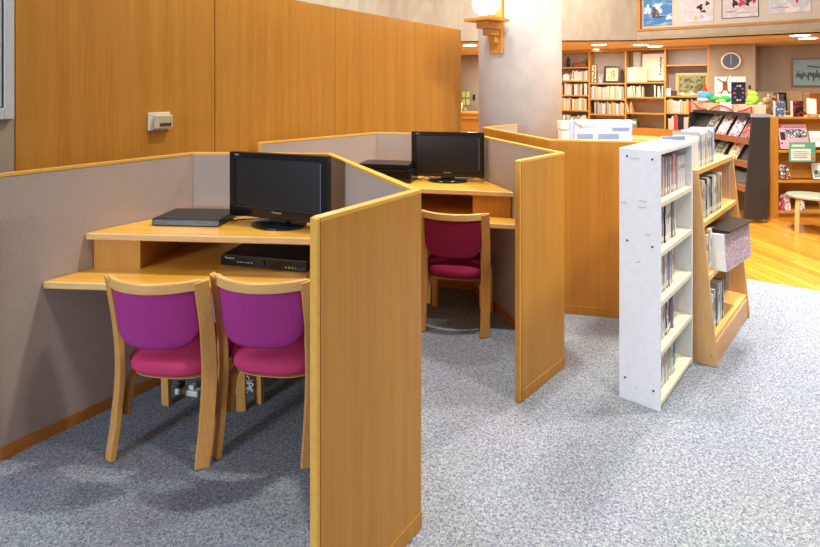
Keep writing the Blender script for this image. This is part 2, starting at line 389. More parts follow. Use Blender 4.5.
# ------------------------------------------------------------------ chairs
def chair(label, loc, rz, seatm, backm, group=None):
    t = thing('chair', label, 'chair', loc, rz, group)
    aw = R(37)
    prof = [(-.200, 0), (-.168, .13), (-.142, .28), (-.138, .40), (-.158, .56), (-.208, .772)]
    for s in (-1, 1):
        w = (math.cos(aw), s*math.sin(aw), 0)
        pts = spline([(s*.203, y, z) for y, z in prof], 5)
        n = len(pts)
        lg = obj('back_leg', sweep(pts, w, [.062-.006*abs(i/(n-1)-.5) for i in range(n)], .024), W_CHAIR, t, .003)
        br = spline([(s*.172, .06, .309), (s*.174, -.06, .309), (s*.176, -.098, .288), (s*.178, -.112, .24), (s*.180, -.125, .15)], 4)
        br[0].z = .309
        obj('seat_brace', sweep(br, (1, s*.25, 0), .036, .018), W_CHAIR, lg, .003)
        fl = [(s*.193, .205, 0), (s*.193, .197, .16), (s*.193, .185, .325)]
        obj('front_leg', sweep(fl, (1, s*.2, 0), .044, .026), W_CHAIR, t, .003)
    # top rail: arc, centre furthest back
    n = 17; sag = .086; half = .200
    rad = (half*half+sag*sag)/(2*sag); a1 = math.asin(half/rad)
    def arc(k, r_off=0, zc=0, yb=-.200):
        a = -a1+2*a1*k; yc = yb+math.sqrt(rad*rad-half*half)
        return Vector((math.sin(a)*(rad+r_off), yc-math.cos(a)*(rad+r_off), zc))
    bm = bmnew(); rings = []
    for i in range(n):
        k = i/(n-1); a = -a1+2*a1*k; p = arc(k, 0, .757)
        nr_ = Vector((math.sin(a), -math.cos(a), 0)); hh = .021; tt = .012
        rings.append([bm.verts.new(p+nr_*x*tt+Vector((0, 0, z*hh))) for x, z in ((-1, -1), (1, -1), (1, 1), (-1, 1))])
    for i in range(n-1):
        for k in range(4): bm.faces.new((rings[i][k], rings[i][(k+1) % 4], rings[i+1][(k+1) % 4], rings[i+1][k]))
    bm.faces.new(rings[0][::-1]); bm.faces.new(rings[-1]); bmesh.ops.recalc_face_normals(bm, faces=bm.faces[:])
    rail = obj('top_rail', bm, W_RAIL, t, .005, seg=3)
    # back pad
    bm = bmnew(); NX, NZ = 26, 16; grid = {}
    z0, z1 = .49, .736
    for side in (0, 1):
        for i in range(NX+1):
            for j in range(NZ+1):
                u = -1+2*i/NX; w_ = -1+2*j/NZ
                wl = w_ if w_ < 0 else 0
                wid = (1-abs(wl)**5.0*.07)
                x = u*wid; k = .5+.47*x
                z = z0+(z1-z0)*(j/NZ)
                # rounded lower corners
                if w_ < 0: z += (z1-z0)*.26*(abs(u)**7)*(-w_)
                edge = (1-abs(u)**6)*(1-abs(w_)**6)
                th = .004+.017*max(0, edge)**.5
                lean = -(z-.755)*.20 if z < .755 else 0
                p = arc(k, (-.006 - th) if side == 0 else (-.006+th*.5), z); p.y += lean*.9
                grid[side, i, j] = bm.verts.new(p)
    for i in range(NX):
        for j in range(NZ):
            bm.faces.new((grid[0, i, j], grid[0, i+1, j], grid[0, i+1, j+1], grid[0, i, j+1]))
            bm.faces.new((grid[1, i, j+1], grid[1, i+1, j+1], grid[1, i+1, j], grid[1, i, j]))
    for i in range(NX):
        bm.faces.new((grid[0, i+1, 0], grid[0, i, 0], grid[1, i, 0], grid[1, i+1, 0]))
        bm.faces.new((grid[0, i, NZ], grid[0, i+1, NZ], grid[1, i+1, NZ], grid[1, i, NZ]))
    for j in range(NZ):
        bm.faces.new((grid[0, 0, j], grid[0, 0, j+1], grid[1, 0, j+1], grid[1, 0, j]))
        bm.faces.new((grid[0, NX, j+1], grid[0, NX, j], grid[1, NX, j], grid[1, NX, j+1]))
    bmesh.ops.recalc_face_normals(bm, faces=bm.faces[:])
    obj('back_pad', bm, backm, t, smooth=True)
    st = obj('seat', superell(bmnew(), (0, .045, 0), .219, .215, .330, .408, 2.9, 44, .014, .93), seatm, t, smooth=True)
    obj('seat_board', superell(bmnew(), (0, .045, 0), .200, .185, .319, .3295, 2.9, 32, .0005), W_CHAIR, st)
    obj('front_stretcher', box((0, .168, .290), (.345, .018, .045)), W_CHAIR, t, .003)
    return t
chair('purple-backed wooden chair, left of the two at the nearest desk', (-1.032, 2.47, 0), R(-7), ROSE, MAGENTA)
chair('purple-backed wooden chair at the nearest desk, partly hidden by the wood panel edge', (-.590, 2.48, 0), R(-9), ROSE, MAGENTA)
chair('dark red upholstered wooden chair alone at the middle carrel desk', (.318, 3.66, 0), R(-14), WINE, WINE)

# ------------------------------------------------------------------ televisions and players
def tv(label, loc, rz, w=.56, h=.335, z0=.033, deep=.03):
    t = thing('television', label, 'television', loc, rz)   # local: faces -y
    zc = z0+h/2
    cs = obj('casing', b0(b0(bmnew(), (-w/2, 0, z0), (w/2, .035, z0+h)), (-w*.33, .03, z0+.03), (w*.33, .075, z0+h-.06)), GLOSSB, t, .006)
    bz = .038; bb = .052; bm = bmnew()
    for lo, hi in (((-w/2, -.006, z0), (w/2, 0, z0+bb)), ((-w/2, -.006, z0+h-.03), (w/2, 0, z0+h)), ((-w/2, -.006, z0+bb), (-w/2+bz, 0, z0+h-.03)), ((w/2-bz, -.006, z0+bb), (w/2, 0, z0+h-.03))):
        b0(bm, lo, hi)
    obj('bezel', bm, GLOSSB, t)
    obj('screen', b0(bmnew(), (-w/2+bz, -.003, z0+bb), (w/2-bz, -.0005, z0+h-.03)), SCREEN, t)
    bm = bmnew(); b0(bm, (w/2-bz-.001, -.0085, z0+bb+.004), (w/2-bz+.0025, -.006, z0+h-.036)); 
    obj('side_strip', bm, plain('blue_grey_strip', (110, 122, 146), .3, .3), t)
    b_ = bmnew(); b0(b_, (-w/2+bz, -.008, z0+bb-.005), (w/2-bz, -.006, z0+bb-.002)); obj('lower_strip', b_, plain('dark_strip', (60, 64, 74), .3, .3), t)
    M = Matrix.Translation((0, -.0065, z0+.032)) @ Matrix.Rotation(PI/2, 4, 'X')
    text_mesh('brand_lettering', 'Panasonic', .014, plain('logo_grey', (190, 192, 198), .4), t, M)
    M = Matrix.Translation((-w/2+.045, -.0065, z0+h-.014)) @ Matrix.Rotation(PI/2, 4, 'X')
    text_mesh('corner_lettering', 'VIERA', .010, plain('logo_grey', (190, 192, 198), .4), t, M)
    st = obj('stand_base', sph(cyl(bmnew(), (0, .02, .005), .145, .010, 48), (0, .02, .010), (.140, .100, .012), 32), GLOSSB, t, smooth=False)
    st.scale = (1, .76, 1)
    obj('stand_neck', b0(bmnew(), (-.05, .0, .012), (.05, .045, z0+.05)), BLACKP, t, .004)
    return t
tv('black flat television on the nearest desk above the two purple-backed chairs', (-.655, 2.70, .88), R(-22), .575, .322)
tv('black flat television on the middle carrel desk above the single chair', (.272, 3.97, .88), R(-11), .53, .325)

def player(name, label, loc, rz, s, marks=True, cat='disc player'):
    w, d, h = s; t = thing(name, label, cat, loc, rz)  # loc front-left bottom corner, local x right, y back
    obj('body', b0(bmnew(), (0, .006, .004), (w, d, h)), BLACKP, t, .003)
    obj('front_panel', b0(bmnew(), (0, 0, .004), (w, .006, h*.96)), GLOSSB, t, .002)
    for k in range(4):
        obj('foot', cyl(bmnew(), (w*(.12 if k % 2 else .88), d*(.15 if k < 2 else .85), .002), .012, .004, 16), BLACKP, t)
    return t
def rz_of(ang): return R(90-ang)   # heading (from +Y clockwise) of local +x
t = player('disc_player', 'slim black disc player on the upper desk left of the nearest television', (-1.275, 2.70, .88), rz_of(95), (.345, .235, .036))
text_mesh('brand_lettering', 'Panasonic', .009, plain('logo_grey', (190, 192, 198), .4), t, Matrix.Translation((.035, -.0005, .026)) @ Matrix.Rotation(PI/2, 4, 'X'))
obj('tray_line', b0(bmnew(), (.07, -.001, .018), (.27, 0, .0188)), plain('dark_strip', (60, 64, 74)), t)
t = player('video_recorder', 'black recorder with front buttons on the lower desk under the nearest television', (-.914, 2.640, .7045), rz_of(104), (.446, .235, .052), cat='video recorder')
text_mesh('brand_lettering', 'Panasonic', .013, plain('logo_grey', (190, 192, 198), .4), t, Matrix.Translation((.05, -.0005, .040)) @ Matrix.Rotation(PI/2, 4, 'X'))
obj('dial', cyl(bmnew(), (0, 0, 0), .013, .012, 24, M=Matrix.Translation((.225, -.004, .026)) @ Matrix.Rotation(PI/2, 4, 'X')), GLOSSB, t)
for k, x in enumerate((.345, .362, .378, .394)):
    obj('socket', cyl(bmnew(), (0, 0, 0), .0045, .004, 12, M=Matrix.Translation((x, -.001, .018)) @ Matrix.Rotation(PI/2, 4, 'X')), [SILVER, plain('jack_yellow', (220, 200, 90)), SILVER, plain('jack_red', (190, 110, 100))][k], t)
for k in range(5):
    obj('button', b0(bmnew(), (.09+k*.018, -.002, .022), (.10+k*.018, 0, .026)), SILVER, t)
u2 = rz_of(102.5)
t = player('video_recorder', 'deeper black video recorder, lower of the stack left of the middle television', (-.385, 3.955, .88), u2, (.40, .26, .092), cat='video recorder')
obj('tape_flap', b0(bmnew(), (.05, -.002, .045), (.22, 0, .075)), BLACKP, t)
t = player('disc_player', 'slim black disc player, upper of the stack left of the middle television', (-.375, 3.965, .972), u2, (.375, .235, .038))
obj('tray_line', b0(bmnew(), (.07, -.001, .02), (.27, 0, .0208)), plain('dark_strip', (60, 64, 74)), t)

def cable(label, pts, r=.0035, mat=None, name='power_cable', grp=None):
    o = obj(name, tube(spline(pts, 8), r), mat or BLACKP, smooth=True); return tag(o, label, 'cable', grp)
z = .8835
cable('black cable trailing from the disc player behind the nearest television', [(-.95, 2.87, z), (-.90, 2.80, z), (-.86, 2.76, z+.012), (-.80, 2.83, z), (-.70, 2.88, z), (-.60, 2.84, z)])
cable('second black cable curling towards the stand of the nearest television', [(-.94, 2.90, z), (-.86, 2.86, z+.01), (-.80, 2.92, z), (-.72, 2.86, z+.008), (-.55, 2.90, z)], name='signal_cable')
cable('thin black cable curling left of the middle television stand', [(.03, 4.08, z), (.08, 4.0, z+.01), (.13, 4.06, z+.02), (.19, 3.99, z), (.22, 4.08, z)], name='signal_cable')
cable('tangled yellow-tipped cable behind the middle television', [(.02, 4.14, z), (.09, 4.10, z+.02), (.16, 4.14, z), (.25, 4.12, z+.01)], .003, plain('cable_tan', (190, 160, 90)))
cable('grey cable on the desk right of the middle television stand', [(.36, 4.1, z), (.42, 4.06, z+.004), (.47, 4.08, z), (.46, 4.16, z+.03)], .0035, plain('cable_grey', (120, 112, 100)))
# odds and ends on the carpet under the nearest desk
WC = plain('white_cable', (214, 214, 210), .5)
pts = [(-.92, 2.80, .02)]
for k in range(22): pts.append((-.90+.06*math.cos(k*1.9)+.010*k*.5, 2.80+.05*math.sin(k*2.4), .01+.05*abs(math.sin(k*1.3))))
cable('bundle of white cable on the carpet between the two purple-backed chairs', pts, .0035, WC, 'cable_bundle')
t = thing('power_strip', 'white power strip with plugs on the carpet beneath the left purple-backed chair', 'power strip', (-1.13, 2.79, 0), R(-12))
obj('strip_body', b0(bmnew(), (-.065, -.022, 0), (.065, .022, .028)), plain('strip_white', (226, 224, 216), .4), t, .005)
obj('plug', b0(bmnew(), (-.06, -.018, .0305), (-.028, .018, .058)), plain('plug_dark', (52, 50, 50), .4), t, .004)
obj('plug', b0(bmnew(), (.01, -.016, .0305), (.04, .016, .052)), plain('strip_white', (226, 224, 216), .4), t, .004)
tag(obj('crumpled_tissue', sph(bmnew(), (-.37, 2.62, .018), (.026, .02, .018), 10), PAPER, smooth=True), 'small crumpled white tissue on the carpet under the right purple-backed chair', 'tissue')

# ------------------------------------------------------------------ white shelf
N0 = Vector((1.204, 2.635, 0)); LD = Vector((math.sin(R(40.7)), math.cos(R(40.7)), 0)); rzw = rz_of(40.7)
wl, ww, wh = .61, .195, 1.258   # local x along length, y to the left/back (depth)
ws = thing('white_shelf', 'tall narrow white laminate shelf with scuffed end, beside the slanted wooden shelf', 'shelf', N0, rzw)
ep = obj('end_panel', b0(bmnew(), (0, 0, 0), (.022, ww, wh)), WHITE, ws, .0015)
obj('end_panel', b0(bmnew(), (wl-.022, 0, 0), (wl, ww, wh)), WHITE, ws, .0015)
for y, z in ((.035, wh-.045), (ww-.04, wh-.038), (.035, wh-.47), (ww-.04, wh-.46), (.03, .09), (ww-.03, .11), (.035, .45), (ww-.04, .46)):
    if .44 < z < .47: continue
    sc_ = obj('screw', cyl(bmnew(), (0, 0, 0), .0055, .003, 12, M=Matrix.Translation((-.0008, y, z)) @ Matrix.Rotation(PI/2, 4, 'Y')), plain('screw_dark', (70, 72, 86), .4), ep)
SC_T = plain('scuff_tan', (196, 184, 160), .8)
for y0, y1, z, a in ((.05, .105, 1.005, .1), (.055, .11, .975, -.1), (.04, .07, .845, .2), (.085, .12, .70, -.5), (.085, .15, 1.232-.02, .02), (.10, .12, .078, .3), (.15, .19, .985, 0)):
    M = Matrix.Translation((-.0006, (y0+y1)/2, z)) @ Matrix.Rotation(a, 4, 'X')
    obj('scuff_mark', box((0, 0, 0), (.0012, (y1-y0)*.7, .0035), M=M), SC_T, ep)
obj('top_board', b0(bmnew(), (.0225, 0, wh-.022), (wl-.0225, ww, wh)), WHITE_SH, ws, .0015)
WS_Z = [.04, .281, .522, .763, 1.004]
for z in WS_Z: obj('shelf_board', b0(bmnew(), (.0225, 0, z-.024), (wl-.0225, ww-.012, z)), plain('cream_shelf_board', (232, 222, 198), .5), ws, .001)
obj('kick_board', b0(bmnew(), (.0225, .012, 0), (wl-.0225, .026, .0155)), WHITE_SH, ws)
obj('back_board', b0(bmnew(), (.0225, ww-.0115, .0165), (wl-.0225, ww-.001, wh-.0225)), WHITE_SH, ws)

# ------------------------------------------------------------------ books
PAL = {'white': (224, 222, 217), 'cream': (214, 203, 174), 'pale green': (180, 190, 158), 'grey': (160, 160, 158), 'blue': (92, 130, 172),
       'red': (196, 60, 54), 'yellow': (206, 178, 84), 'orange': (222, 140, 54), 'black': (40, 38, 44), 'pink': (206, 130, 156), 'teal': (70, 150, 140),
       'brown': (128, 84, 54), 'lilac': (176, 160, 186), 'green': (78, 128, 70), 'tan': (206, 176, 132), 'pale blue': (170, 186, 204)}
def cm(c): return plain('cover_'+c.replace(' ', '_'), PAL[c], .55)
def book_bm(th, d, h, pages=True):
    """local: x thickness from 0, spine at y=0 facing -y, y back, z up"""
    bm = bmnew(); c = min(.002, th*.2)
    b0(bm, (0, 0, 0), (th, c, h)); b0(bm, (0, c, 0), (c, d, h)); b0(bm, (th-c, c, 0), (th, d, h))
    bx(bm, (th/2, (d+c)/2, h/2), (th-2*c-.0002, d-c-.006, h-.006), 0, 1)
    return bm
BOOKN = {}
def add_book(T, x, y, z, th, d, h, col, label, group, tilt=0, parts=False, name='book', cat='book'):
    """T: (origin, rz) of a frame whose x runs along the shelf and -y faces the reader"""
    O, rz = T; M = Matrix.Translation(O) @ Matrix.Rotation(rz, 4, 'Z') @ Matrix.Translation((x, y, z)) @ Matrix.Rotation(tilt, 4, 'Y')
    if parts:
        o = thing(name, label, cat, (0, 0, 0), 0, group); o.matrix_world = M
        c = min(.002, th*.2); bm = bmnew(); b0(bm, (0, 0, 0), (th, c, h)); b0(bm, (0, c, 0), (c, d, h)); b0(bm, (th-c, c, 0), (th, d, h))
        obj('cover', bm, cm(col), o)
        obj('pages', b0(bmnew(), (c+.0001, c+.0001, .002), (th-c-.0001, d-.004, h-.003)), PAGES, o)
        if th > .006:
            lc = random.choice(['black', 'red', 'grey', 'white', 'blue'])
            if lc == col: lc = 'black' if col != 'black' else 'white'
            a = random.uniform(.45, .6); b = random.uniform(.7, .85)
            obj('spine_print', b0(bmnew(), (th*.3, -.0008, h*a), (th*.7, 0, h*b)), cm(lc), o)
            obj('spine_sticker', b0(bmnew(), (th*.08, -.0009, h*.08), (th*.92, 0, h*.2)), PAPER, o)
    else:
        o = obj(name, book_bm(th, d, h), [cm(col), PAGES]); o.matrix_world = M
        tag(o, label, cat, group)
    return o
def book_row(T, x0, x1, z, place, cols, hmin, hmax, dmin, dmax, tmin, tmax, y0=.012, parts=False, lean=0, name='book', fill=1.0, noun='spine book'):
    x = x0; i = 0
    while x < x1-tmin:
        th = random.uniform(tmin, tmax); th = min(th, x1-x)
        if th < tmin*.6: break
        c = random.choice(cols); hh = random.uniform(hmin, hmax); d = random.uniform(dmin, dmax)
        tl = lean if (lean and random.random() < .5) else 0
        if tl: x += math.sin(abs(tl))*hh*.02
        if random.random() < fill:
            add_book(T, x, y0+random.uniform(0, .012), z+.0006+(th*math.sin(tl) if tl > 0 else 0), th, d, hh, c, f'{c} {noun} {place}', f'{c} books {place}', tl, parts, name)
        x += th+(.0012 if parts else .004); i += 1
        if tl: x += .012

# white shelf contents (local frame of white shelf: reader on -y side)
TW = (N0, rzw)
PL = ['in the top compartment of the white shelf', 'in the second compartment from top of the white shelf', 'in the third compartment from top of the white shelf',
      'in the fourth compartment from top of the white shelf', 'in the bottom compartment of the white shelf']
specs = [(.026, .40, ['white', 'pink', 'lilac', 'white', 'grey', 'pale blue', 'lilac'], .19, .205),
         (.026, .40, ['grey', 'white', 'grey', 'white', 'black'], .185, .20),
         (.026, .38, ['lilac', 'pink', 'white', 'white', 'grey'], .18, .20),
         (.03, .36, ['pink', 'white', 'white', 'black', 'white', 'lilac'], .17, .20),
         (.03, .38, ['white', 'teal', 'white', 'grey', 'white', 'cream', 'grey'], .17, .20)]
for k, (a, b, cols, h0, h1) in enumerate(specs):
    book_row(TW, a, b, WS_Z[4-k], PL[k], cols, h0, h1, .13, .14, .010, .022, .03, True, noun='thin video case', name='video_case', fill=.95)
for i in range(5):
    add_book(TW, .42+i*.03, .03, WS_Z[4], .018, .135, .185, 'white', 'white thin video case at the far end of the top compartment of the white shelf', 'white cases at the far end of the top compartment', 0, True, 'video_case')

# ------------------------------------------------------------------ slanted wooden shelf
S0 = Vector((1.712, 3.048, 0)); rzs = rz_of(41.7); sl = .905; sh = 1.09
ss = thing('slanted_shelf', 'light wood slanted-front bookshelf standing beyond the white shelf', 'shelf', S0, rzs)
def side_bm(x):
    pr = [(0, 0), (.30, 0), (.30, sh), (.10, sh), (0, .03)]
    bm = bmnew(); a = [bm.verts.new((x, y, z)) for y, z in pr]; b = [bm.verts.new((x+.02, y, z)) for y, z in pr]; n = len(pr)
    bm.faces.new(a); bm.faces.new(b)
    for i in range(n): bm.faces.new((a[i], a[(i+1) % n], b[(i+1) % n], b[i]))
    bmesh.ops.recalc_face_normals(bm, faces=bm.faces[:]); return bm
obj('side_panel', side_bm(0), W_RACK, ss, .0015); sp = obj('side_panel', side_bm(sl-.02), W_RACK, ss, .0015)
fy = lambda z: .10*z/sh
S_Z = [.155, .49, .79]
for z in S_Z: obj('shelf_board', b0(bmnew(), (.0205, fy(z)+.003, z-.03), (sl-.0205, .285, z)), W_RACKS, ss, .0015)
obj('top_board', b0(bmnew(), (.0205, .103, sh-.03), (sl-.0205, .30, sh)), W_RACKS, ss, .0015)
obj('kick_board', b0(bmnew(), (.0205, .012, 0), (sl-.0205, .03, .1245)), W_RACK, ss)
obj('back_board', b0(bmnew(), (.0205, .288, .02), (sl-.0205, .299, sh-.031)), W_RACK, ss)
# slotted standard on the far side panel
bm = bmnew()
b0(bm, (sl-.0235, .115, .16), (sl-.0205, .14, sh-.035)); std = obj('slotted_strip', bm, SLOT, ss)
bm = bmnew()
for k in range(60): b0(bm, (sl-.0242, .121, .17+k*.0145), (sl-.0236, .134, .175+k*.0145))
obj('slot', bm, plain('slot_dark', (120, 122, 128), .5), std)['kind'] = 'stuff'
obj('screw', cyl(bmnew(), (0, 0, 0), .008, .004, 12, M=Matrix.Translation((-.001, .03, .06)) @ Matrix.Rotation(PI/2, 4, 'Y')), W_CASE, ss)
TS = (S0, rzs)
book_row(TS, .10, .52, sh, 'standing on top of the slanted wooden shelf', ['white', 'tan', 'grey', 'white', 'lilac', 'white', 'pale blue'], .185, .215, .13, .15, .012, .030, .118, True, 0)
book_row(TS, .06, .56, S_Z[2], 'on the upper shelf of the slanted wooden shelf', ['white', 'black', 'cream', 'grey', 'tan', 'white', 'pale green'], .205, .235, .15, .18, .007, .018, .09, True, 0)
for k, (x, th, c, hh) in enumerate(((.05, .016, 'red', .17), (.075, .03, 'white', .22), (.118, .026, 'tan', .235), (.15, .04, 'white', .24), (.205, .025, 'brown', .24))):
    add_book(TS, x, .07, S_Z[1], th, .19, hh, c, ['thin red booklet near the end of the middle shelf of the slanted shelf', 'white book beside the red booklet on the middle slanted shelf', 'tan book on the middle shelf of the slanted shelf', 'thick white book on the middle shelf of the slanted shelf', 'brown spine book on the middle shelf of the slanted shelf'][k], None, 0, True)
# large magazine displayed leaning out on the middle shelf
def patterned(name, cols, scale=30, rough=.5):
    m, t_, b = base_mat(name, cols[0], rough)
    N = t_.nodes.new; L = t_.links.new; tc = N('ShaderNodeTexCoord'); v = N('ShaderNodeTexNoise'); v.inputs['Scale'].default_value = scale; v.inputs['Detail'].default_value = 2
    v.inputs['Distortion'].default_value = .6
    L(tc.outputs['Object'], v.inputs['Vector']); r = N('ShaderNodeValToRGB'); r.color_ramp.interpolation = 'CONSTANT'; e = r.color_ramp.elements
    n = len(cols); e[0].position = 0; e[0].color = srgb(cols[0]); e[1].position = .3+.4/n; e[1].color = srgb(cols[1])
    for i in range(2, n): q = e.new(.3+.4*i/n); q.color = srgb(cols[i])
    L(v.outputs['Fac'], r.inputs[0]); L(r.outputs[0], b.inputs['Base Color']); return m
def mag(name, label, cat, M, w, h, th, cover, page=PAGES, grp=None, photo=None):
    """board w x h, face towards -y, standing on z=0"""
    o = thing(name, label, cat, (0, 0, 0), 0, grp); o.matrix_world = M
    obj('cover', b0(bmnew(), (-w/2, 0, 0), (w/2, .0012, h)), cover, o)
    obj('pages', b0(bmnew(), (-w/2+.001, .0013, .001), (w/2-.001, th, h-.001)), page, o)
    if photo: obj('cover_picture', b0(bmnew(), (-w*.38, -.0006, h*.12), (w*.38, 0, h*.68)), photo, o)
    return o
Ms = Matrix.Translation(S0) @ Matrix.Rotation(rzs, 4, 'Z')
m1 = patterned('lilac_collage', [(190, 160, 176), (150, 130, 150), (222, 206, 214), (168, 140, 160)], 60)
mag('magazine_file', 'thick bound magazine with lilac patterned cover jutting from the middle slanted shelf', 'magazine', Ms @ Matrix.Translation((.40, -.035, S_Z[1]+.002)) @ Matrix.Rotation(R(-4), 4, 'X') @ Matrix.Rotation(R(-6), 4, 'Z'), .45, .215, .085, m1, PAPER)
tag(obj('photo_album', b0(bmnew(), (.27, .04, S_Z[1]+.226), (.74, .24, S_Z[1]+.236)).__class__ and bx(bmnew(), (.41, .03, S_Z[1]+.229), (.42, .15, .010), R(-6), 0, Ms), BLACKP), 'flat black folder lying on the lilac magazine in the slanted shelf', 'folder')
for k, (x, th, c, hh, d, tl) in enumerate(((.06, .014, 'pink', .20, .16, 0), (.085, .016, 'white', .215, .16, 0), (.112, .026, 'pale blue', .23, .16, 0), (.15, .014, 'green', .20, .16, 0), (.175, .03, 'white', .24, .17, .05), (.215, .016, 'white', .235, .17, .05), (.245, .014, 'blue', .235, .17, .05))):
    add_book(TS, .05+(x-.06)*1.55, .045, S_Z[0], th*1.45, d, hh, c, ['pink booklet nearest the end on the lowest slanted shelf', 'thin white book beside the pink booklet on the lowest slanted shelf', 'pale blue book on the lowest slanted shelf', 'green book on the lowest slanted shelf', 'tall white book leaning on the lowest slanted shelf', 'slim white book next to the blue one on the lowest slanted shelf', 'blue book leaning on the lowest slanted shelf'][k], None, tl, True)
mag('magazine', 'pale picture book leaning on the back of the lowest slanted shelf', 'magazine', Ms @ Matrix.Translation((.52, .14, S_Z[0]+.001)) @ Matrix.Rotation(R(-14), 4, 'X'), .24, .25, .008, patterned('pale_collage', [(230, 214, 200), (216, 190, 180), (238, 230, 220)], 30))
# face-on blue-grey album on top, at the near end
mag('photo_book', 'blue-grey book standing face out at the near end of the slanted shelf top', 'book', Matrix.Translation(Ms @ Vector((.025, .235, sh))) @ Matrix.Rotation(R(10), 4, 'Z'), .15, .185, .016, plain('cover_blue_grey', (138, 158, 192), .5), PAGES)

# ------------------------------------------------------------------ monitor seen from behind in the rear carrel
t = thing('monitor', 'white monitor seen from behind over the rear carrel panel', 'monitor', (1.535, 4.38, .70), R(0))
ms = plain('monitor_white', (214, 226, 246), .35)
mc = obj('casing', b0(bmnew(), (-.25, 0, .25), (.25, .05, .60)), ms, t, .012)
obj('back_cover', b0(bmnew(), (-.225, -.03, .27), (.225, 0, .58)), ms, t, .012)
vm = plain('vent_blue_grey', (140, 164, 208), .5)
for x0, x1, z0, z1 in ((-.205, -.08, .452, .495), (-.04, .127, .452, .495), (.071, .21, .515, .545)):
    bm = bmnew(); n = 5
    for k in range(n): b0(bm, (x0, -.0315, z0+(z1-z0)*k/n), (x1, -.030, z0+(z1-z0)*(k+.6)/n))
    obj('vent', bm, vm, mc)
obj('bracket', sweep([(-.235, -.02, .60), (-.215, -.025, .575), (-.17, -.033, .55)], (0, 1, 0), .01, .014), plain('bracket_taupe', (170, 160, 146), .5), t)
text_mesh('rear_lettering', 'ELECTRIC', .028, plain('logo_grey', (150, 154, 164), .4), t, Matrix.Translation((-.12, -.031, .55)) @ Matrix.Rotation(PI/2, 4, 'X'))
obj('stand', b0(b0(bmnew(), (-.05, .0, .014), (.05, .04, .26)), (-.13, -.08, 0), (.13, .12, .014)), ms, t, .006)
# desk that carries it
I3b = offset_poly(P3, -.045)
obj('lower_desktop', prism([(I3b[1].x+.01, I3b[1].y-.35), (I3b[2].x, I3b[2].y+.01), (I3b[3].x, I3b[3].y+.01), (1.95, 4.30), (1.55, 4.75)], .668, .699), W_DESK, C3, .006, world=True)
tag(obj('paper_stack', b0(bmnew(), (1.17, 4.05, .7005), (1.30, 4.30, 1.25)), PAPER), '', '') if False else None
t = thing('scanner', 'cream boxy device beside the white monitor, next to the column', 'scanner', (1.315, 4.6, .70), R(0))
obj('body', b0(bmnew(), (-.042, 0, 0), (.042, .12, .50)), plain('device_cream', (240, 232, 216), .5), t, .01)
obj('lid', b0(bmnew(), (-.045, -.005, .505), (.045, .125, .575)), plain('device_cream', (240, 232, 216), .5), t, .008)

# round table beyond
t = thing('round_table', 'light wood round table top visible behind the white monitor', 'table', (3.86, 9.2, 0))
obj('tabletop', cyl(bmnew(), (0, 0, .70), .42, .03, 48), W_RACKS, t, .006)
obj('pedestal', cyl(bmnew(), (0, 0, .36), .04, .64, 20), W_CASE, t); obj('foot_disc', cyl(bmnew(), (0, 0, .02), .25, .04, 32), W_CASE, t)

# ------------------------------------------------------------------ sconce on the column
ca = math.atan2(-.955, -.30)  # direction on the column towards viewer-left
dirc = Vector((math.cos(ca), math.sin(ca), 0))
sp_ = at_y(491.5, 30, 5.60); sd = (Vector((sp_.x, sp_.y, 0))-CCX).normalized(); srf = CCX+sd*.452
st = thing('wall_lamp', 'stepped wooden bracket lamp with glowing globe on the column', 'lamp', (srf.x, srf.y, 2.0), math.atan2(sd.y, sd.x))
# local +x points out of the column
obj('back_plate', b0(bmnew(), (.0, -.075, -.09), (.045, .075, .60)), W_SCONCE, st, .003)
for k, (o_, z0, z1, w) in enumerate(((.12, .02, .09, .04), (.20, .09, .155, .055), (.29, .155, .225, .07))):
    obj('stepped_block', b0(bmnew(), (.046, -w, z0), (o_, w, z1-.001)), W_SCONCE, st, .002)
obj('tray', bx(bmnew(), (.21, 0, .24), (.325, .325, .028), R(-6)), W_SCONCE, st, .002)
obj('socket', b0(bmnew(), (.14, -.055, .255), (.25, .055, .30)), W_SCONCE, st, .002)
obj('globe', sph(bmnew(), (.215, 0, .41), (.14, .14, .13), 32), LAMP, st, smooth=True)

# ------------------------------------------------------------------ bookcase at the back
def hz(px, py): p = on_u(px, UC, py); return p.z
vs = [-4.3, vof(on_u(589, UC)), vof(on_u(625.5, UC)), vof(on_u(665, UC)), vr-.015]
BO = UV(UC, 0); rzb = -A0
bc = thing('bookcase', 'built-in wooden bookcase wall at the back of the library', 'bookcase', UV(UC, vs[0]), rzb)
off = vs[0]; X = lambda v: v-off
bd = .38; top = 2.37
for v in vs: obj('upright', b0(bmnew(), (X(v)-.015, 0, 0), (X(v)+.015, bd, top-.005)), W_CASE, bc)
obj('back_board', b0(bmnew(), (X(vs[0]), bd, 0), (X(vs[-1]), bd+.012, top-.005)), plain('bookcase_back', (206, 196, 184), .7), bc)
obj('top_board', b0(bmnew(), (X(vs[0])-.015, -.01, top-.05), (X(vs[-1])+.015, -.0005, top)), W_CASE, bc)
for i in range(4):
    obj('base_cabinet', b0(bmnew(), (X(vs[i])+.016, .002, 0), (X(vs[i+1])-.016, bd-.001, .70)), W_ORANGE, bc)
SHZ = [[2.006, 1.708, 1.388, 1.057, .735], [1.65, 1.31, .983, .735], [1.668, 1.359, 1.029, .71], [2.01, 1.386, 1.05, .71]]
for i, zz in enumerate(SHZ):
    for z in zz: obj('shelf_board', b0(bmnew(), (X(vs[i])+.016, .003, z-.028), (X(vs[i+1])-.016, bd-.001, z)), W_CASE, bc)
TB = (BO, rzb)
lt = ['far left', 'second', 'third', 'rightmost']
def fr(i, a, b): return vs[i]+.018+(vs[i+1]-vs[i]-.036)*a, vs[i]+.018+(vs[i+1]-vs[i]-.036)*b
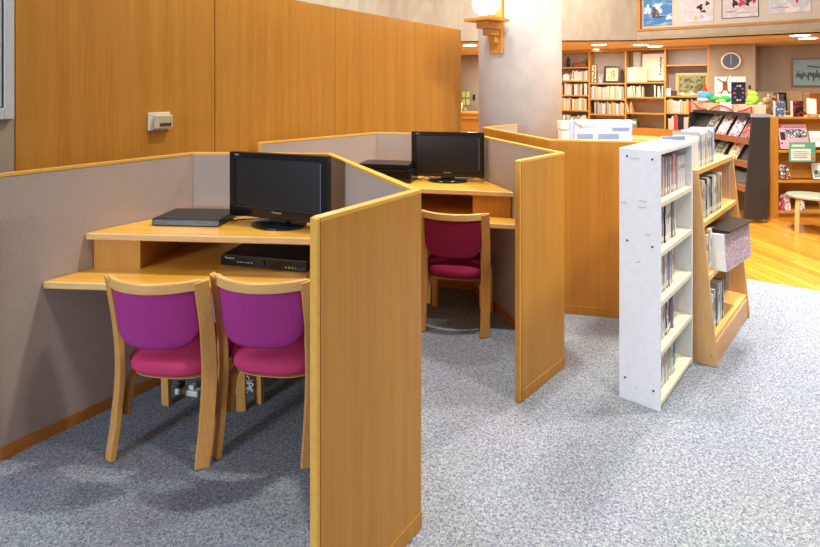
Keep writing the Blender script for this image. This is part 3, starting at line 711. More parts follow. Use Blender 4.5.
def br(i, zi, a, b, cols, h0, h1, place, lean=0, t0=.022, t1=.042, yb=.02):
    x0, x1 = fr(i, a, b); book_row(TB, x0, x1, SHZ[i][zi], place, cols, h0, h1, .16, .2, t0, t1, yb, False, lean)
GR = ['pale green', 'cream', 'white', 'grey', 'pale green', 'white', 'pale blue', 'grey', 'tan', 'brown', 'yellow', 'white']
VW = .87/(vs[1]-vs[0])*0+.32
br(0, 1, .62, .97, ['white', 'pink', 'white', 'cream'], .18, .23, 'on the second shelf of the leftmost visible bookcase bay')
br(0, 2, .27, .97, ['white', 'cream', 'black', 'white', 'grey', 'orange'], .2, .27, 'on the third shelf of the leftmost visible bookcase bay')
br(0, 3, .27, .97, GR, .24, .27, 'on the fourth shelf of the leftmost visible bookcase bay')
br(0, 4, .27, .97, ['white', 'grey', 'cream'], .15, .22, 'on the fifth shelf of the leftmost visible bookcase bay', 0, .03, .05)
br(1, 1, .01, .99, GR, .24, .28, 'under the framed calligraphy in the second bookcase bay')
br(1, 2, .12, .99, GR+['brown', 'orange'], .22, .27, 'two shelves below the calligraphy in the second bookcase bay')
br(2, 1, .02, .48, ['cream', 'tan', 'white', 'cream'], .2, .25, 'at the left of the second shelf of the third bookcase bay', -.08)
br(2, 1, .68, .97, ['white', 'black', 'cream'], .22, .26, 'at the right of the second shelf of the third bookcase bay', -.12)
br(2, 2, .01, .22, ['cream', 'orange', 'tan'], .2, .22, 'leaning on the third shelf of the third bookcase bay', -.2)
br(3, 2, .01, .97, ['orange', 'yellow', 'red', 'white', 'pale green', 'cream', 'grey', 'pale blue', 'yellow'], .22, .28, 'on the third shelf of the rightmost bookcase bay')
br(3, 3, .01, .97, ['white', 'white', 'cream', 'grey', 'black', 'tan'], .22, .27, 'on the fourth shelf of the rightmost bookcase bay')
# things standing among them
def TBm(v, y, z, rz=0): return Matrix.Translation(UV(UC+y, v, z)) @ Matrix.Rotation(rzb+rz, 4, 'Z')
def vpx(px): return vof(on_u(px, UC+.1))
def m_place(o, M): o.matrix_world = M; return o
def frame_pic(name, label, cat, M, w, h, fw, fmat, pmat, matt=None, lean=0, th=.025, strokes=None, mw=0):
    o = thing(name, label, cat); o.matrix_world = M @ Matrix.Rotation(R(-lean), 4, 'X')
    bm = bmnew()
    b0(bm, (-w/2, 0, 0), (w/2, th, fw)); b0(bm, (-w/2, 0, h-fw), (w/2, th, h)); b0(bm, (-w/2, 0, fw), (-w/2+fw, th, h-fw)); b0(bm, (w/2-fw, 0, fw), (w/2, th, h-fw))
    obj('frame', bm, fmat, o)
    if mw: obj('mount', b0(bmnew(), (-w/2+fw, th*.45, fw), (w/2-fw, th*.5, h-fw)), matt, o)
    pc = obj('picture', b0(bmnew(), (-w/2+fw+mw, th*.4, fw+mw), (w/2-fw-mw, th*.449, h-fw-mw)), pmat, o)
    if strokes:
        for (x, z, sx, sz, a) in strokes:
            M2 = Matrix.Translation((x*w, th*.4-.0008, z*h)) @ Matrix.Rotation(a, 4, 'Y')
            obj('brush_stroke', box((0, 0, 0), (sx, .0012, sz), M=M2), INK, pc)
    return o
DKF = plain('dark_frame', (52, 34, 28), .4)
CRM = plain('calligraphy_paper', (222, 206, 164), .7)
frame_pic('framed_calligraphy', 'black framed calligraphy on cream paper in the second bookcase bay', 'picture', TBm(vpx(612), .08, 1.651), .34, .37, .045, DKF, CRM, lean=6,
          strokes=[(.1, .68, .03, .03, .4), (.12, .58, .045, .014, -.3), (.1, .48, .03, .03, .7), (.11, .38, .04, .012, .2), (-.04, .6, .018, .05, 0), (-.05, .42, .02, .03, .3), (-.2, .3, .015, .04, 0), (.1, .3, .02, .02, .2)])
t = thing('calligraphy_plaque', 'tall narrow plaque with bold dark characters left of the framed calligraphy', 'plaque'); t.matrix_world = TBm(vpx(594.5), .06, 1.651)
obj('board', b0(bmnew(), (-.06, 0, 0), (.06, .03, .40)), DKF, t); obj('face', b0(bmnew(), (-.048, -.002, .012), (.048, 0, .388)), CRM, t)
for k, (x, z, sx, sz, a) in enumerate(((0, .35, .05, .02, .5), (.01, .31, .02, .045, .3), (-.01, .26, .06, .02, -.4), (.01, .22, .025, .05, .2), (0, .17, .06, .02, .5), (-.01, .13, .02, .05, -.4), (.01, .08, .055, .02, .3), (0, .045, .03, .03, .7))):
    obj('brush_stroke', box((0, 0, 0), (sx, .0015, sz), M=Matrix.Translation((x, -.003, z)) @ Matrix.Rotation(a, 4, 'Y')), INK, t)
frame_pic('framed_photo', 'small grey photograph frame beside the framed calligraphy in the back bookcase', 'picture', TBm(vpx(600.8), .05, 1.651), .10, .21, .012, plain('frame_grey', (170, 166, 160)), patterned('bw_photo', [(90, 90, 96), (180, 178, 176), (60, 60, 66)], 18), lean=6)
t = thing('ornament_box', 'small dark ornament right of the framed calligraphy', 'ornament'); t.matrix_world = TBm(vpx(622), .08, 1.651)
obj('body', b0(bmnew(), (-.045, 0, 0), (.045, .08, .15)), DKF, t, .01); obj('lid', b0(bmnew(), (-.03, .01, .151), (.03, .07, .18)), DKF, t, .01)
# bay 1 shelf below: little figurine in front of monitor
t = thing('figurine', 'small brown figurine on the bookcase above the white monitor', 'figurine'); t.matrix_world = TBm(vpx(597), .06, .984)
obj('body', cyl(bmnew(), (0, 0, .05), .03, .10, 16, .02), plain('fig_brown', (122, 74, 36)), t, smooth=False); obj('head', sph(bmnew(), (0, 0, .12), (.03, .03, .032), 14), plain('fig_tan', (200, 150, 90)), t, smooth=True)
# bay 0
t = thing('model_boat', 'brown wooden boat ornament on the top shelf at the left of the bookcase', 'ornament'); t.matrix_world = TBm(vpx(579), .10, 2.007)
hb = superell(bmnew(), (0, .08, 0), .17, .07, .0, .09, 2.0, 24, .004); obj('hull', hb, plain('boat_brown', (148, 88, 40), .6), t)
obj('bow', sweep([(.10, .08, .08), (.15, .08, .13), (.18, .08, .19)], (0, 1, 0), .06, .03), plain('boat_brown', (148, 88, 40), .6), t)
obj('cabin', b0(bmnew(), (-.08, .04, .095), (.06, .12, .14)), plain('boat_orange', (176, 110, 50), .6), t, .006)
t = thing('dark_vase', 'dark vase at the left end of the top bookcase shelf beside the column', 'vase'); t.matrix_world = TBm(vpx(567), .10, 2.007)
obj('body', sph(bmnew(), (0, .08, .10), (.05, .05, .10), 20), DKF, t, smooth=True); obj('neck', cyl(bmnew(), (0, .08, .21), .022, .06, 16), DKF, t)
t = thing('white_ornament', 'white lidded jar on the second shelf at the left of the bookcase', 'jar'); t.matrix_world = TBm(vpx(566.5), .05, 1.709)
obj('body', b0(bmnew(), (-.07, 0, 0), (.07, .1, .13)), PAPER, t, .015); obj('lid', cyl(bmnew(), (0, .05, .142), .04, .022, 20), PAPER, t)
t = thing('white_statuette', 'pale statuette in the middle of the second shelf at the left of the bookcase', 'statuette'); t.matrix_world = TBm(vpx(573), .06, 1.709)
obj('base', b0(bmnew(), (-.045, 0, 0), (.045, .09, .03)), PAPER, t, .005); obj('torso', cyl(bmnew(), (0, .045, .095), .045, .13, 18, .025), CRM, t); obj('head', sph(bmnew(), (0, .045, .19), (.028, .028, .034), 14), CRM, t, smooth=True)
for s in (-1, 1): obj('arm', tube([(s*.025, .045, .14), (s*.06, .04, .11), (s*.05, .02, .07)], .012), CRM, t)
# bay 2
LGT = plain('box_cream', (208, 194, 164), .6)
t = thing('white_board_card', 'pale standing card, left of the pair on the top shelf of the third bay', 'card'); t.matrix_world = TBm(vpx(632), .04, 1.669)
obj('face', b0(bmnew(), (-.105, 0, 0), (.105, .02, .31)), plain('card_white', (206, 200, 190), .6), t); obj('stand', b0(bmnew(), (-.02, .021, 0), (.02, .07, .15)), PAPER, t)
t = thing('cream_board_card', 'cream standing card, right of the pair on the top shelf of the third bay', 'card'); t.matrix_world = TBm(vpx(642.5), .04, 1.669)
obj('face', b0(bmnew(), (-.10, 0, 0), (.10, .02, .31)), LGT, t); obj('stand', b0(bmnew(), (-.02, .021, 0), (.02, .07, .15)), PAPER, t)
frame_pic('framed_calligraphy', 'large white calligraphy panel in brown frame in the third bookcase bay', 'picture', TBm(vpx(652.5), .18, 1.669), .50, .62, .03, plain('brown_frame', (120, 66, 36), .4), plain('calligraphy_white', (238, 230, 214), .7), lean=4,
          strokes=[(.28, .80, .045, .03, .4), (.27, .72, .03, .04, -.3), (.29, .64, .05, .018, .3), (.27, .57, .025, .045, .2), (.28, .49, .045, .022, -.5), (.27, .41, .02, .03, .1), (.28, .34, .045, .02, .4), (.25, .26, .05, .02, .0)])
t = thing('paper_sheet', 'pale sheet standing at the back of the third bay top shelf', 'paper'); t.matrix_world = TBm(vpx(636), .25, 1.669)
obj('sheet', b0(bmnew(), (-.09, 0, 0), (.09, .012, .64)), plain('sheet_grey', (206, 200, 196), .7), t); obj('prop', b0(bmnew(), (-.01, .013, 0), (.01, .08, .3)), PAPER, t)
t = thing('file_box', 'small green box on the lowest open shelf of the third bookcase bay', 'box'); t.matrix_world = TBm(vpx(634.5), .08, .711)
obj('body', b0(bmnew(), (-.05, 0, 0), (.05, .12, .20)), plain('box_green', (120, 150, 110), .6), t, .004); obj('label_patch', b0(bmnew(), (-.03, -.001, .08), (.03, 0, .14)), PAPER, t)
# bay 3 picture
frame_pic('framed_picture', 'gold framed green landscape picture on the rightmost bookcase bay', 'picture', TBm(vpx(691.5), .16, 1.388), .60, .46, .045, plain('gold_frame', (214, 184, 120), .4), patterned('landscape_green', [(62, 70, 44), (104, 110, 50), (150, 146, 92), (80, 96, 74)], 9), lean=5, matt=plain('mount_tan', (190, 160, 100), .6), mw=.02)
for i, (px, col, nm, lb) in enumerate(((668.5, (240, 238, 232), 'paper_box', 'white box at the left end of the framed landscape shelf'), (674, (74, 50, 44), 'dark_box', 'dark brown box in front of the framed landscape'), (680, (228, 214, 186), 'driftwood_ornament', 'pale branching ornament in front of the framed landscape'), (693, (222, 226, 230), 'small_bird_ornament', 'tiny white bird ornament in front of the framed landscape'))):
    t = thing(nm, lb, 'ornament' if i > 1 else 'box'); t.matrix_world = TBm(vpx(px), .03, 1.387); m_ = plain('orn%d' % i, col, .6)
    if i < 2: obj('body', b0(bmnew(), (-.05, 0, 0), (.05, .08, [.13, .08][i])), m_, t, .004); obj('lid', b0(bmnew(), (-.052, -.002, [.131, .081][i]), (.052, .082, [.15, .1][i])), m_, t, .003)
    elif i == 2:
        for a in (-.5, .1, .6): obj('branch', tube([(-.08*math.cos(a), .05, .02), (0, .05, .04), (.09*math.cos(a), .05, .04+.06*a)], .010), m_, t)
    else: obj('body', sph(bmnew(), (0, .04, .03), (.045, .028, .03), 14), m_, t, smooth=True); obj('head', sph(bmnew(), (-.03, .04, .075), (.02, .02, .022), 12), m_, t, smooth=True)
t = thing('red_doll', 'red pointed cloth doll at the right end of the framed landscape shelf', 'doll'); t.matrix_world = TBm(vpx(704.5), .03, 1.387)
obj('body', cyl(bmnew(), (0, .05, .10), .07, .20, 20, .012), plain('doll_red', (198, 72, 44), .8), t); obj('head', sph(bmnew(), (0, .05, .215), (.028, .028, .03), 14), plain('doll_red', (198, 72, 44), .8), t, smooth=True)
for px, lab in ((676.5, 'red round tag on the books of the fourth shelf, left one'), (693, 'red round tag on the books of the fourth shelf, right one')):
    t = thing('bookend', lab.replace('red round tag on', 'red bookend among').replace(', left one', ' at left').replace(', right one', ' at right'), 'bookend'); t.matrix_world = TBm(vpx(px), -.004, .712)
    obj('plate', b0(bmnew(), (-.03, -.008, 0), (.03, .0, .15 if px > 680 else .26)), plain('bookend_red', (206, 58, 44), .5), t); obj('knob', sph(bmnew(), (0, -.004, .16 if px > 680 else .25), (.045, .006, .045), 16), plain('bookend_red', (206, 58, 44), .5), t, smooth=True)

# ------------------------------------------------------------------ far left gap: desk, notices
UD = 12.4
p = on_u(470, UD, h=0); 
t = thing('counter', 'orange wood counter glimpsed between the wood wall and the column', 'counter', UV(UD-.6, vof(p)-.0), rzb)
obj('top', b0(bmnew(), (-.9, -.3, .93), (.9, .3, .97)), W_DESK, t); obj('body', b0(bmnew(), (-.88, -.27, 0), (.88, .28, .929)), W_ORANGE, t)
obj('apron', b0(bmnew(), (-.88, -.285, .81), (.88, -.271, .925)), W_CASE, t)
gy = plain('notice_green', (212, 226, 120), .6)
for i, (px, py) in enumerate(((463.6, 94.5), (468.0, 94.5), (463.6, 102), (468.0, 102))):
    q = on_u(px, UC+.40, py); t = tag(obj('notice', box(q, (.088, .004, .15), rzb), gy), ['upper left', 'upper right', 'lower left', 'lower right'][i]+' yellow-green notice of four on the far concrete wall', 'notice')
q = UV(UD-.6, vof(p), .9705)
for i, (dx, c, hh, w, nm) in enumerate(((-.16, (236, 232, 220), .22, .14, 'paper box'), (-.02, (200, 214, 214), .12, .09, 'pale blue cup'), (.08, (226, 206, 160), .22, .07, 'cream bottle'), (.17, (150, 126, 80), .10, .12, 'brown basket'))):
    t = thing(nm.replace(' ', '_'), nm+' on the counter seen between wood wall and column', nm.split()[-1], q+V*dx, rzb); m_ = plain('cnt%d' % i, c, .6)
    obj('body', cyl(bmnew(), (0, 0, hh*.4), w/2, hh*.8, 20) if i != 0 else b0(bmnew(), (-w/2, -w/2, 0), (w/2, w/2, hh*.8)), m_, t)
    obj('top', cyl(bmnew(), (0, 0, hh*.9), w*.3, hh*.2-.002, 16), m_, t)
sk = on_u(474, UC+.39, 97)
tag(obj('wall_phone', box(sk, (.05, .04, .13), rzb), DKF, bevel=.006), 'small dark handset on the far concrete wall beside the notices', 'telephone')

# ------------------------------------------------------------------ clock, calendar, painting
UW = UC
q = on_u(731, UW, 61)
t = thing('wall_clock', 'round black-faced clock with pale rim on the concrete wall', 'clock', q, rzb)
Mx = Matrix.Rotation(PI/2, 4, 'X')
obj('rim', cyl(bmnew(), (0, 0, .02), .165, .04, 48, M=Mx), plain('clock_rim', (222, 206, 160), .35, .3), t, .006)
obj('face', cyl(bmnew(), (0, 0, .042), .138, .006, 48, M=Mx), plain('clock_face', (58, 44, 36), .3), t)
for nm, L_, a in (('hour_hand', .07, 3.05), ('minute_hand', .115, .03)):
    obj(nm, box((0, 0, 0), (.007, .002, L_), M=Matrix.Translation((0, -.047, 0)) @ Matrix.Rotation(a, 4, 'Y') @ Matrix.Translation((0, 0, L_/2))), plain('hand_white', (220, 214, 200)), t)
bm = bmnew()
for k in range(12): bx(bm, (0, 0, 0), (.004, .002, .010), 0, 0, Matrix.Translation((0, -.046, 0)) @ Matrix.Rotation(k*PI/6, 4, 'Y') @ Matrix.Translation((0, 0, .12)))
obj('hour_marks', bm, plain('hand_white', (220, 214, 200)), t)
q = on_u(730, UW, 105)
t = thing('wall_poster', 'white poster with a small brown creature drawing on the concrete wall', 'poster', q, rzb)
obj('sheet', b0(bmnew(), (-.255, -.006, 0), (.255, -.001, .54)), PAPER, t)
bm = bmnew(); DR = plain('drawing_brown', (150, 96, 56), .8)
for (x, z, a, w, h) in ((-.08, .34, 0, .05, .10), (-.08, .42, .2, .045, .05), (-.14, .45, -.9, .015, .14), (-.05, .47, .3, .012, .10), (-.12, .27, .5, .015, .1), (-.04, .27, -.5, .015, .1), (-.16, .24, 1.4, .012, .05), (0, .24, 1.4, .012, .05)):
    bx(bm, (0, 0, 0), (w*1.7, .002, h*1.25), 0, 0, Matrix.Translation((x, -.007, z)) @ Matrix.Rotation(a, 4, 'Y'))
obj('drawing', bm, DR, t); obj('pin', sph(bmnew(), (-.0, -.012, .55), (.014, .01, .014), 10), PAPER, t)
UP = UC+.86
qa = on_u(791.5, UP, 87); qb = on_u(845, UP, 86); wv = vof(qb)-vof(qa); hh = on_u(791.5, UP, 58.5).z-qa.z
M = Matrix.Translation(UV(UP-.03, vof(qa)+wv/2, qa.z)) @ Matrix.Rotation(rzb, 4, 'Z')
t = frame_pic('painting', 'framed blue-grey harbour painting on the right concrete wall', 'painting', M, wv, hh, .03, plain('brown_frame', (120, 66, 36), .4), noise_mat('teal_water', (122, 158, 166), (140, 174, 178), (1, 1, 4), 3, 3, .3, .7, .5))
pc = [c for c in t.children if c.name.startswith('picture')][0]
bm = bmnew(); random.seed(3)
for k in range(26):
    x = -wv*.40+k*wv*.032; z = hh*(.40+.05*math.sin(k*1.7)); bx(bm, (x, .0085, z), (wv*.03, .002, hh*random.uniform(.08, .3)))
bx(bm, (0, 0, 0), (wv*.4, .002, .03), 0, 0, Matrix.Translation((0, .0085, hh*.68)) @ Matrix.Rotation(.15, 4, 'Y'))
obj('skyline', bm, plain('dark_teal', (70, 84, 88), .6), pc)

# ------------------------------------------------------------------ posters on the board wall
UPO = UB+.055
def blot(cx, cz, sx, sz):
    bm = bmnew(); n = 18; fr_, bk_ = [], []; ph = random.random()*6
    for k in range(n):
        a = 2*PI*k/n; q = 1+.28*math.sin(3*a+ph)+.2*math.sin(5*a+ph*2)+random.uniform(-.12, .12)
        x, z = cx+sx*q*math.cos(a), cz+sz*q*math.sin(a)
        fr_.append(bm.verts.new((x, -.0045, z))); bk_.append(bm.verts.new((x, -.0031, z)))
    bm.faces.new(fr_); bm.faces.new(bk_[::-1])
    for k in range(n): bm.faces.new((fr_[k], bk_[k], bk_[(k+1) % n], fr_[(k+1) % n]))
    bmesh.ops.recalc_face_normals(bm, faces=bm.faces[:]); return bm
def poster(px0, px1, pyb, lab, basem, blobs, pyr=None, border=None):
    a = on_u(px0, UPO, pyb); b = on_u(px1, UPO, pyb); w = vof(b)-vof(a); z0 = a.z; h = w*1.38
    t = thing('poster', lab, 'poster', UV(UPO, vof(a), z0), rzb)
    if border: obj('border', b0(bmnew(), (-.012, .0, -.012), (w+.012, .003, h+.012)), border, t)
    sh_ = obj('sheet', b0(bmnew(), (0, -.003, 0), (w, -.0005, h)), basem, t)
    for (x, z, sx, sz, c) in blobs:
        obj('printed_shape', blot(x*w, z*h, sx*w, sz*h), plain('ink_%d_%d_%d' % c, c, .6), sh_)
    return t
SKY = noise_mat('poster_sky', (66, 132, 192), (196, 220, 240), (1, 1, 3), 5, 4, .5, .75, .4)
poster(643.5, 672, 26.5, 'blue sky poster with a white figure, leftmost of the four wall posters', SKY, [(.5, .24, .24, .02, (60, 60, 70)), (.42, .36, .12, .12, (90, 80, 84)), (.55, .40, .10, .09, (240, 242, 244)), (.5, .54, .13, .07, (240, 242, 244)), (.15, .45, .12, .12, (224, 236, 246)), (.9, .2, .12, .06, (224, 236, 246))])
poster(680.5, 713.5, 23, 'white poster with black and yellow marks, right of the blue sky poster', patterned('poster_pale', [(236, 230, 234), (228, 216, 222), (238, 234, 236)], 5), [(.6, .36, .09, .07, (40, 36, 44)), (.7, .25, .08, .03, (40, 36, 44)), (.82, .44, .06, .05, (60, 50, 60)), (.48, .10, .05, .045, (232, 208, 110)), (.64, .12, .07, .05, (214, 190, 210)), (.25, .25, .14, .02, (214, 208, 214))])
poster(722.5, 758, 18.2, 'dark bordered poster with red and black figures, third of the four wall posters', patterned('poster_pale2', [(234, 228, 232), (226, 212, 220), (238, 234, 236)], 6), [(.35, .34, .08, .09, (40, 36, 44)), (.55, .34, .10, .08, (206, 70, 100)), (.72, .36, .08, .10, (50, 40, 50)), (.88, .40, .07, .09, (180, 60, 90)), (.25, .14, .16, .02, (180, 170, 178)), (.6, .1, .2, .02, (200, 190, 196))], border=DKF)
poster(768, 811, 14, 'pale poster with a red emblem at right, rightmost of the four wall posters', patterned('poster_pale3', [(236, 234, 240), (214, 222, 234), (246, 244, 246)], 6), [(.7, .30, .06, .10, (214, 60, 90)), (.15, .38, .08, .06, (90, 100, 130)), (.35, .36, .08, .05, (110, 90, 110)), (.3, .12, .2, .02, (190, 186, 196)), (.55, .42, .06, .05, (70, 74, 96))])
fl_ = [(599, 44.5), (596, 49), (641, 44.5), (655, 46), (800, 35), (808, 38), (470, 45)]
for i, (px, py) in enumerate(fl_):
    q = at_h(px, py, 2.379); t = thing('downlight', ['large downlight over the second bookcase bay', 'small downlight over the second bookcase bay', 'downlight left of the poster board corner', 'downlight just right of the poster board corner', 'rear downlight of the pair at upper right', 'front downlight of the pair at upper right', 'downlight between the wood wall and the column'][i], 'downlight', q)
    r = .13 if i != 1 else .06
    obj('trim_ring', cyl(bmnew(), (0, 0, -.004), r+.02, .008, 32), WHITE, t); obj('diffuser', cyl(bmnew(), (0, 0, -.0105), r, .005, 32), DOWN, t)

# ------------------------------------------------------------------ black magazine rack on wheels
rk = thing('magazine_rack', 'black wheeled magazine rack topped with soft toys', 'magazine rack', (3.83, 6.27, 0))
RL, RW, RT = 1.42, .30, 1.255
def rack_end(y):
    pr = [(0, .045), (.27, .045), (.30, 1.215), (.095, 1.215)]; bm = bmnew()
    a = [bm.verts.new((x, y, z)) for x, z in pr]; b = [bm.verts.new((x, y+.03, z)) for x, z in pr]; bm.faces.new(a); bm.faces.new(b)
    for i in range(4): bm.faces.new((a[i], a[(i+1) % 4], b[(i+1) % 4], b[i]))
    bmesh.ops.recalc_face_normals(bm, faces=bm.faces[:]); return bm
obj('end_panel', rack_end(0), BLACKM, rk, .004)
obj('end_panel', rack_end(RL-.03), BLACKM, rk, .004)
obj('end_cap', b0(bmnew(), (.09, -.004, 1.216), (RW+.004, .034, RT)), plain('cap_grey', (150, 152, 160), .4), rk, .004)
obj('back_panel', b0(bmnew(), (RW-.06, .031, .06), (RW-.035, RL-.031, 1.21)), BLACKM, rk)
obj('top_board', b0(bmnew(), (.13, .031, 1.216), (RW, RL-.031, RT-.005)), BLACKM, rk)
for z in (.97, .70, .42):
    obj('display_ledge', b0(bmnew(), (.072*z, .032, z-.07), (.12, RL-.032, z)), plain('ledge_brown', (142, 92, 58), .5), rk)
    bm = bmnew(); M = Matrix.Translation((.115, RL/2, z)) @ Matrix.Rotation(R(28), 4, 'Y'); bx(bm, (0, 0, .12), (.006, RL-.07, .235), 0, 0, M)
    obj('sloped_board', bm, BLACKM, rk)
for x in (.04, RW-.04):
    for y in (.05, RL-.05):
        obj('wheel', cyl(bmnew(), (0, 0, 0), .024, .02, 20, M=Matrix.Translation((x, y, .024)) @ Matrix.Rotation(PI/2, 4, 'X')), GREYM, rk)
tag(obj('cardboard_riser', b0(bmnew(), (3.99, 6.33, RT+.001), (4.12, 7.66, RT+.10)), plain('riser_tan', (206, 184, 152), .8)), 'tan cardboard riser on top of the black magazine rack', 'riser')
RED = plain('red_wire', (200, 40, 50), .4)
mg = [(6.39, .97, 'dark', [(50, 46, 52), (130, 110, 100), (200, 60, 60)]), (6.63, .97, 'cream', [(232, 226, 216), (170, 70, 80), (110, 120, 150), (236, 236, 230)]), (6.90, .97, 'grey', [(190, 190, 194), (140, 90, 60), (220, 216, 210)]), (7.17, .97, 'blue', [(92, 110, 140), (190, 170, 130), (60, 70, 90)]),
      (6.66, .70, 'red and cream', [(236, 226, 206), (196, 60, 50), (220, 190, 120), (240, 236, 226)]), (6.95, .70, 'green', [(110, 130, 90), (200, 190, 150), (60, 70, 60)])]
for i, (y, z, c, cols) in enumerate(mg):
    M = Matrix.Translation((3.83+.080, y, z+.003)) @ Matrix.Rotation(R(-90), 4, 'Z') @ Matrix.Rotation(R(-30), 4, 'X')
    mag('magazine', f'{c} covered magazine displayed on the {"upper" if z > .8 else "middle"} tier of the black rack', 'magazine', M, .20, .285, .006, patterned('mag%d' % i, cols, 14), PAGES, photo=patterned('magp%d' % i, cols[1:]+cols[:1], 22))
# red decorative wires above the top tier
def arc_pts(y0, y1, h, x0, z0): return [(x0, y0+(y1-y0)*k/12, z0+h*math.sin(PI*k/12)) for k in range(13)]
tag(obj('red_ribbon', tube(arc_pts(6.72, 7.22, .06, 3.965, 1.266), .011), RED, smooth=True), 'red arched ribbon over the middle of the black rack', 'ribbon')
tag(obj('red_ribbon', tube([(3.97, 6.36, 1.262), (3.97, 6.36, 1.33), (3.97, 6.48, 1.29), (3.97, 6.62, 1.268)], .011), RED), 'red angled ribbon at the right end of the black rack', 'ribbon')
tag(obj('red_ribbon', tube([(3.97, 7.66, 1.34), (3.97, 7.52, 1.28), (3.97, 7.34, 1.266)], .010), RED), 'red drooping ribbon at the left end of the black rack', 'ribbon')
tag(obj('paper_sign', box((3.984, 6.90, 1.315), (.004, .26, .11)), PAPER), 'white paper sign leaning on the riser of the black rack', 'sign')
# toys
def toy(name, label, cat, loc, pieces):
    t = thing(name, label, cat, loc)
    for nm, c, s, col in pieces: obj(nm, sph(bmnew(), c, s, 18), plain('toy_%d_%d_%d' % col, col, .9), t, smooth=True)
    return t
zr = RT+.101
BL = (80, 160, 214); GN = (60, 160, 90); LG = (150, 214, 60); YL = (226, 210, 60)
toy('whale_toy', 'blue and white stuffed whale on the left of the black rack', 'soft toy', (4.055, 7.50, zr), [('body', (0, .0, .075), (.085, .12, .075), BL), ('belly', (-.03, 0, .035), (.075, .11, .034), (236, 238, 240)), ('tail', (0, .13, .13), (.03, .045, .025), (150, 180, 220))])
toy('turtle_toy', 'dark green stuffed toy beside the blue whale', 'soft toy', (4.055, 7.26, zr), [('body', (0, .0, .045), (.07, .085, .045), GN), ('head', (-.04, .06, .075), (.035, .035, .035), GN), ('eye', (-.07, .07, .09), (.008, .008, .008), (20, 30, 20))])
toy('frog_toy', 'green and yellow stuffed toy in the middle of the black rack', 'soft toy', (4.055, 7.05, zr), [('body', (0, .0, .05), (.07, .085, .05), (50, 170, 90)), ('belly', (-.045, -.02, .03), (.035, .06, .028), YL), ('paw', (-.05, .06, .02), (.03, .03, .02), YL)])
toy('monster_toy', 'fluffy lime green stuffed toy at the right of the black rack', 'soft toy', (4.055, 6.47, zr), [('body', (0, 0, .065), (.06, .06, .066), LG), ('head', (0, 0, .12), (.048, .05, .04), LG), ('arm', (-.02, .06, .05), (.02, .02, .035), LG), ('arm', (-.02, -.06, .05), (.02, .02, .035), LG), ('foot', (-.04, .03, .015), (.03, .025, .015), LG), ('foot', (-.04, -.03, .015), (.03, .025, .015), LG)])
t = thing('black_board', 'black picture board with colourful ring design standing on the black rack', 'picture board', (4.02, 6.70, zr), R(8))
obj('board', b0(bmnew(), (-.085, 0, 0), (.10, .012, .27)), plain('board_navy', (40, 42, 56), .4), t)
for k in range(10):
    a = k*PI/5; obj('printed_mark', sph(bmnew(), (.0075+.06*math.cos(a), -.001, .135+.09*math.sin(a)), (.016, .0015, .012), 10), plain('mark%d' % (k % 5), [(200, 90, 80), (90, 130, 170), (210, 180, 90), (160, 160, 170), (120, 90, 140)][k % 5], .6), t)
t = thing('bottle', 'yellow bottle with dark cap behind the lime green toy', 'bottle', (4.30, 6.55, zr-.1)); 
t.location = (4.09, 6.585, zr)
obj('body', cyl(bmnew(), (0, 0, .09), .022, .18, 20), plain('bottle_yellow', (222, 176, 70), .3), t); obj('cap', cyl(bmnew(), (0, 0, .205), .013, .05, 16), INK, t)

# ------------------------------------------------------------------ orange display unit on the right
DX0, DY = 4.30, 6.55
du = thing('display_unit', 'orange wood display unit with leaflet tiers at the right edge', 'display unit', (DX0, DY, 0))
DL = 1.6
obj('side_panel', b0(bmnew(), (0, -.02, 0), (.10, .45, 1.205)), W_ORANGE, du, .002)
obj('back_panel', b0(bmnew(), (.101, .40, 0), (DL, .42, 1.18)), W_ORANGE, du)
obj('top_board', b0(bmnew(), (.101, .0, 1.181), (DL, .45, 1.206)), W_ORANGE, du, .002)
def slope(z0, z1, y0, y1):
    bm = bmnew(); a = Vector((0, y0, z0)); b = Vector((0, y1, z1)); d = (b-a).normalized(); n_ = Vector((0, -d.z, d.y))*.012
    pts = [a, b, b-n_, a-n_]; l = [bm.verts.new((.101, p.y, p.z)) for p in pts]; r = [bm.verts.new((DL, p.y, p.z)) for p in pts]
    bm.faces.new(l); bm.faces.new(r)
    for i in range(4): bm.faces.new((l[i], l[(i+1) % 4], r[(i+1) % 4], r[i]))
    bmesh.ops.recalc_face_normals(bm, faces=bm.faces[:]); return bm
obj('sloped_tier', slope(.83, 1.175, .03, .12), W_ORANGE, du); obj('sloped_tier', slope(.47, .80, .03, .12), W_ORANGE, du)
for z in (.81, .45): obj('tier_ledge', b0(bmnew(), (.101, -.03, z-.03), (DL, .04, z)), W_CASE, du, .003)
obj('lower_shelf', b0(bmnew(), (.101, .0, .05), (DL, .39, .08)), W_CASE, du); obj('kick_board', b0(bmnew(), (.101, .03, 0), (DL, .045, .049)), W_ORANGE, du)
def leaflet(name, label, px0, px1, z, h, mat, lean=14, yoff=-.012, marks=None, text=None):
    y = DY+yoff; a = at_y(px0, 100, y); b = at_y(px1, 100, y); w = b.x-a.x
    t = thing(name, label, 'leaflet'); t.matrix_world = Matrix.Translation(((a.x+b.x)/2, y, z)) @ Matrix.Rotation(R(-lean), 4, 'X')
    obj('sheet', b0(bmnew(), (-w/2, 0, 0), (w/2, .003, h)), mat, t)
    for (x0, x1, z0, z1, c) in (marks or []): obj('printed_block', b0(bmnew(), (-w/2+x0*w, -.001, z0*h), (-w/2+x1*w, 0, z1*h)), c if not isinstance(c, tuple) else plain('lf_%d_%d_%d' % c, c, .6), t)
    return t
bw = patterned('bw_people', [(240, 236, 236), (40, 40, 46), (150, 146, 150), (230, 226, 226)], 26)
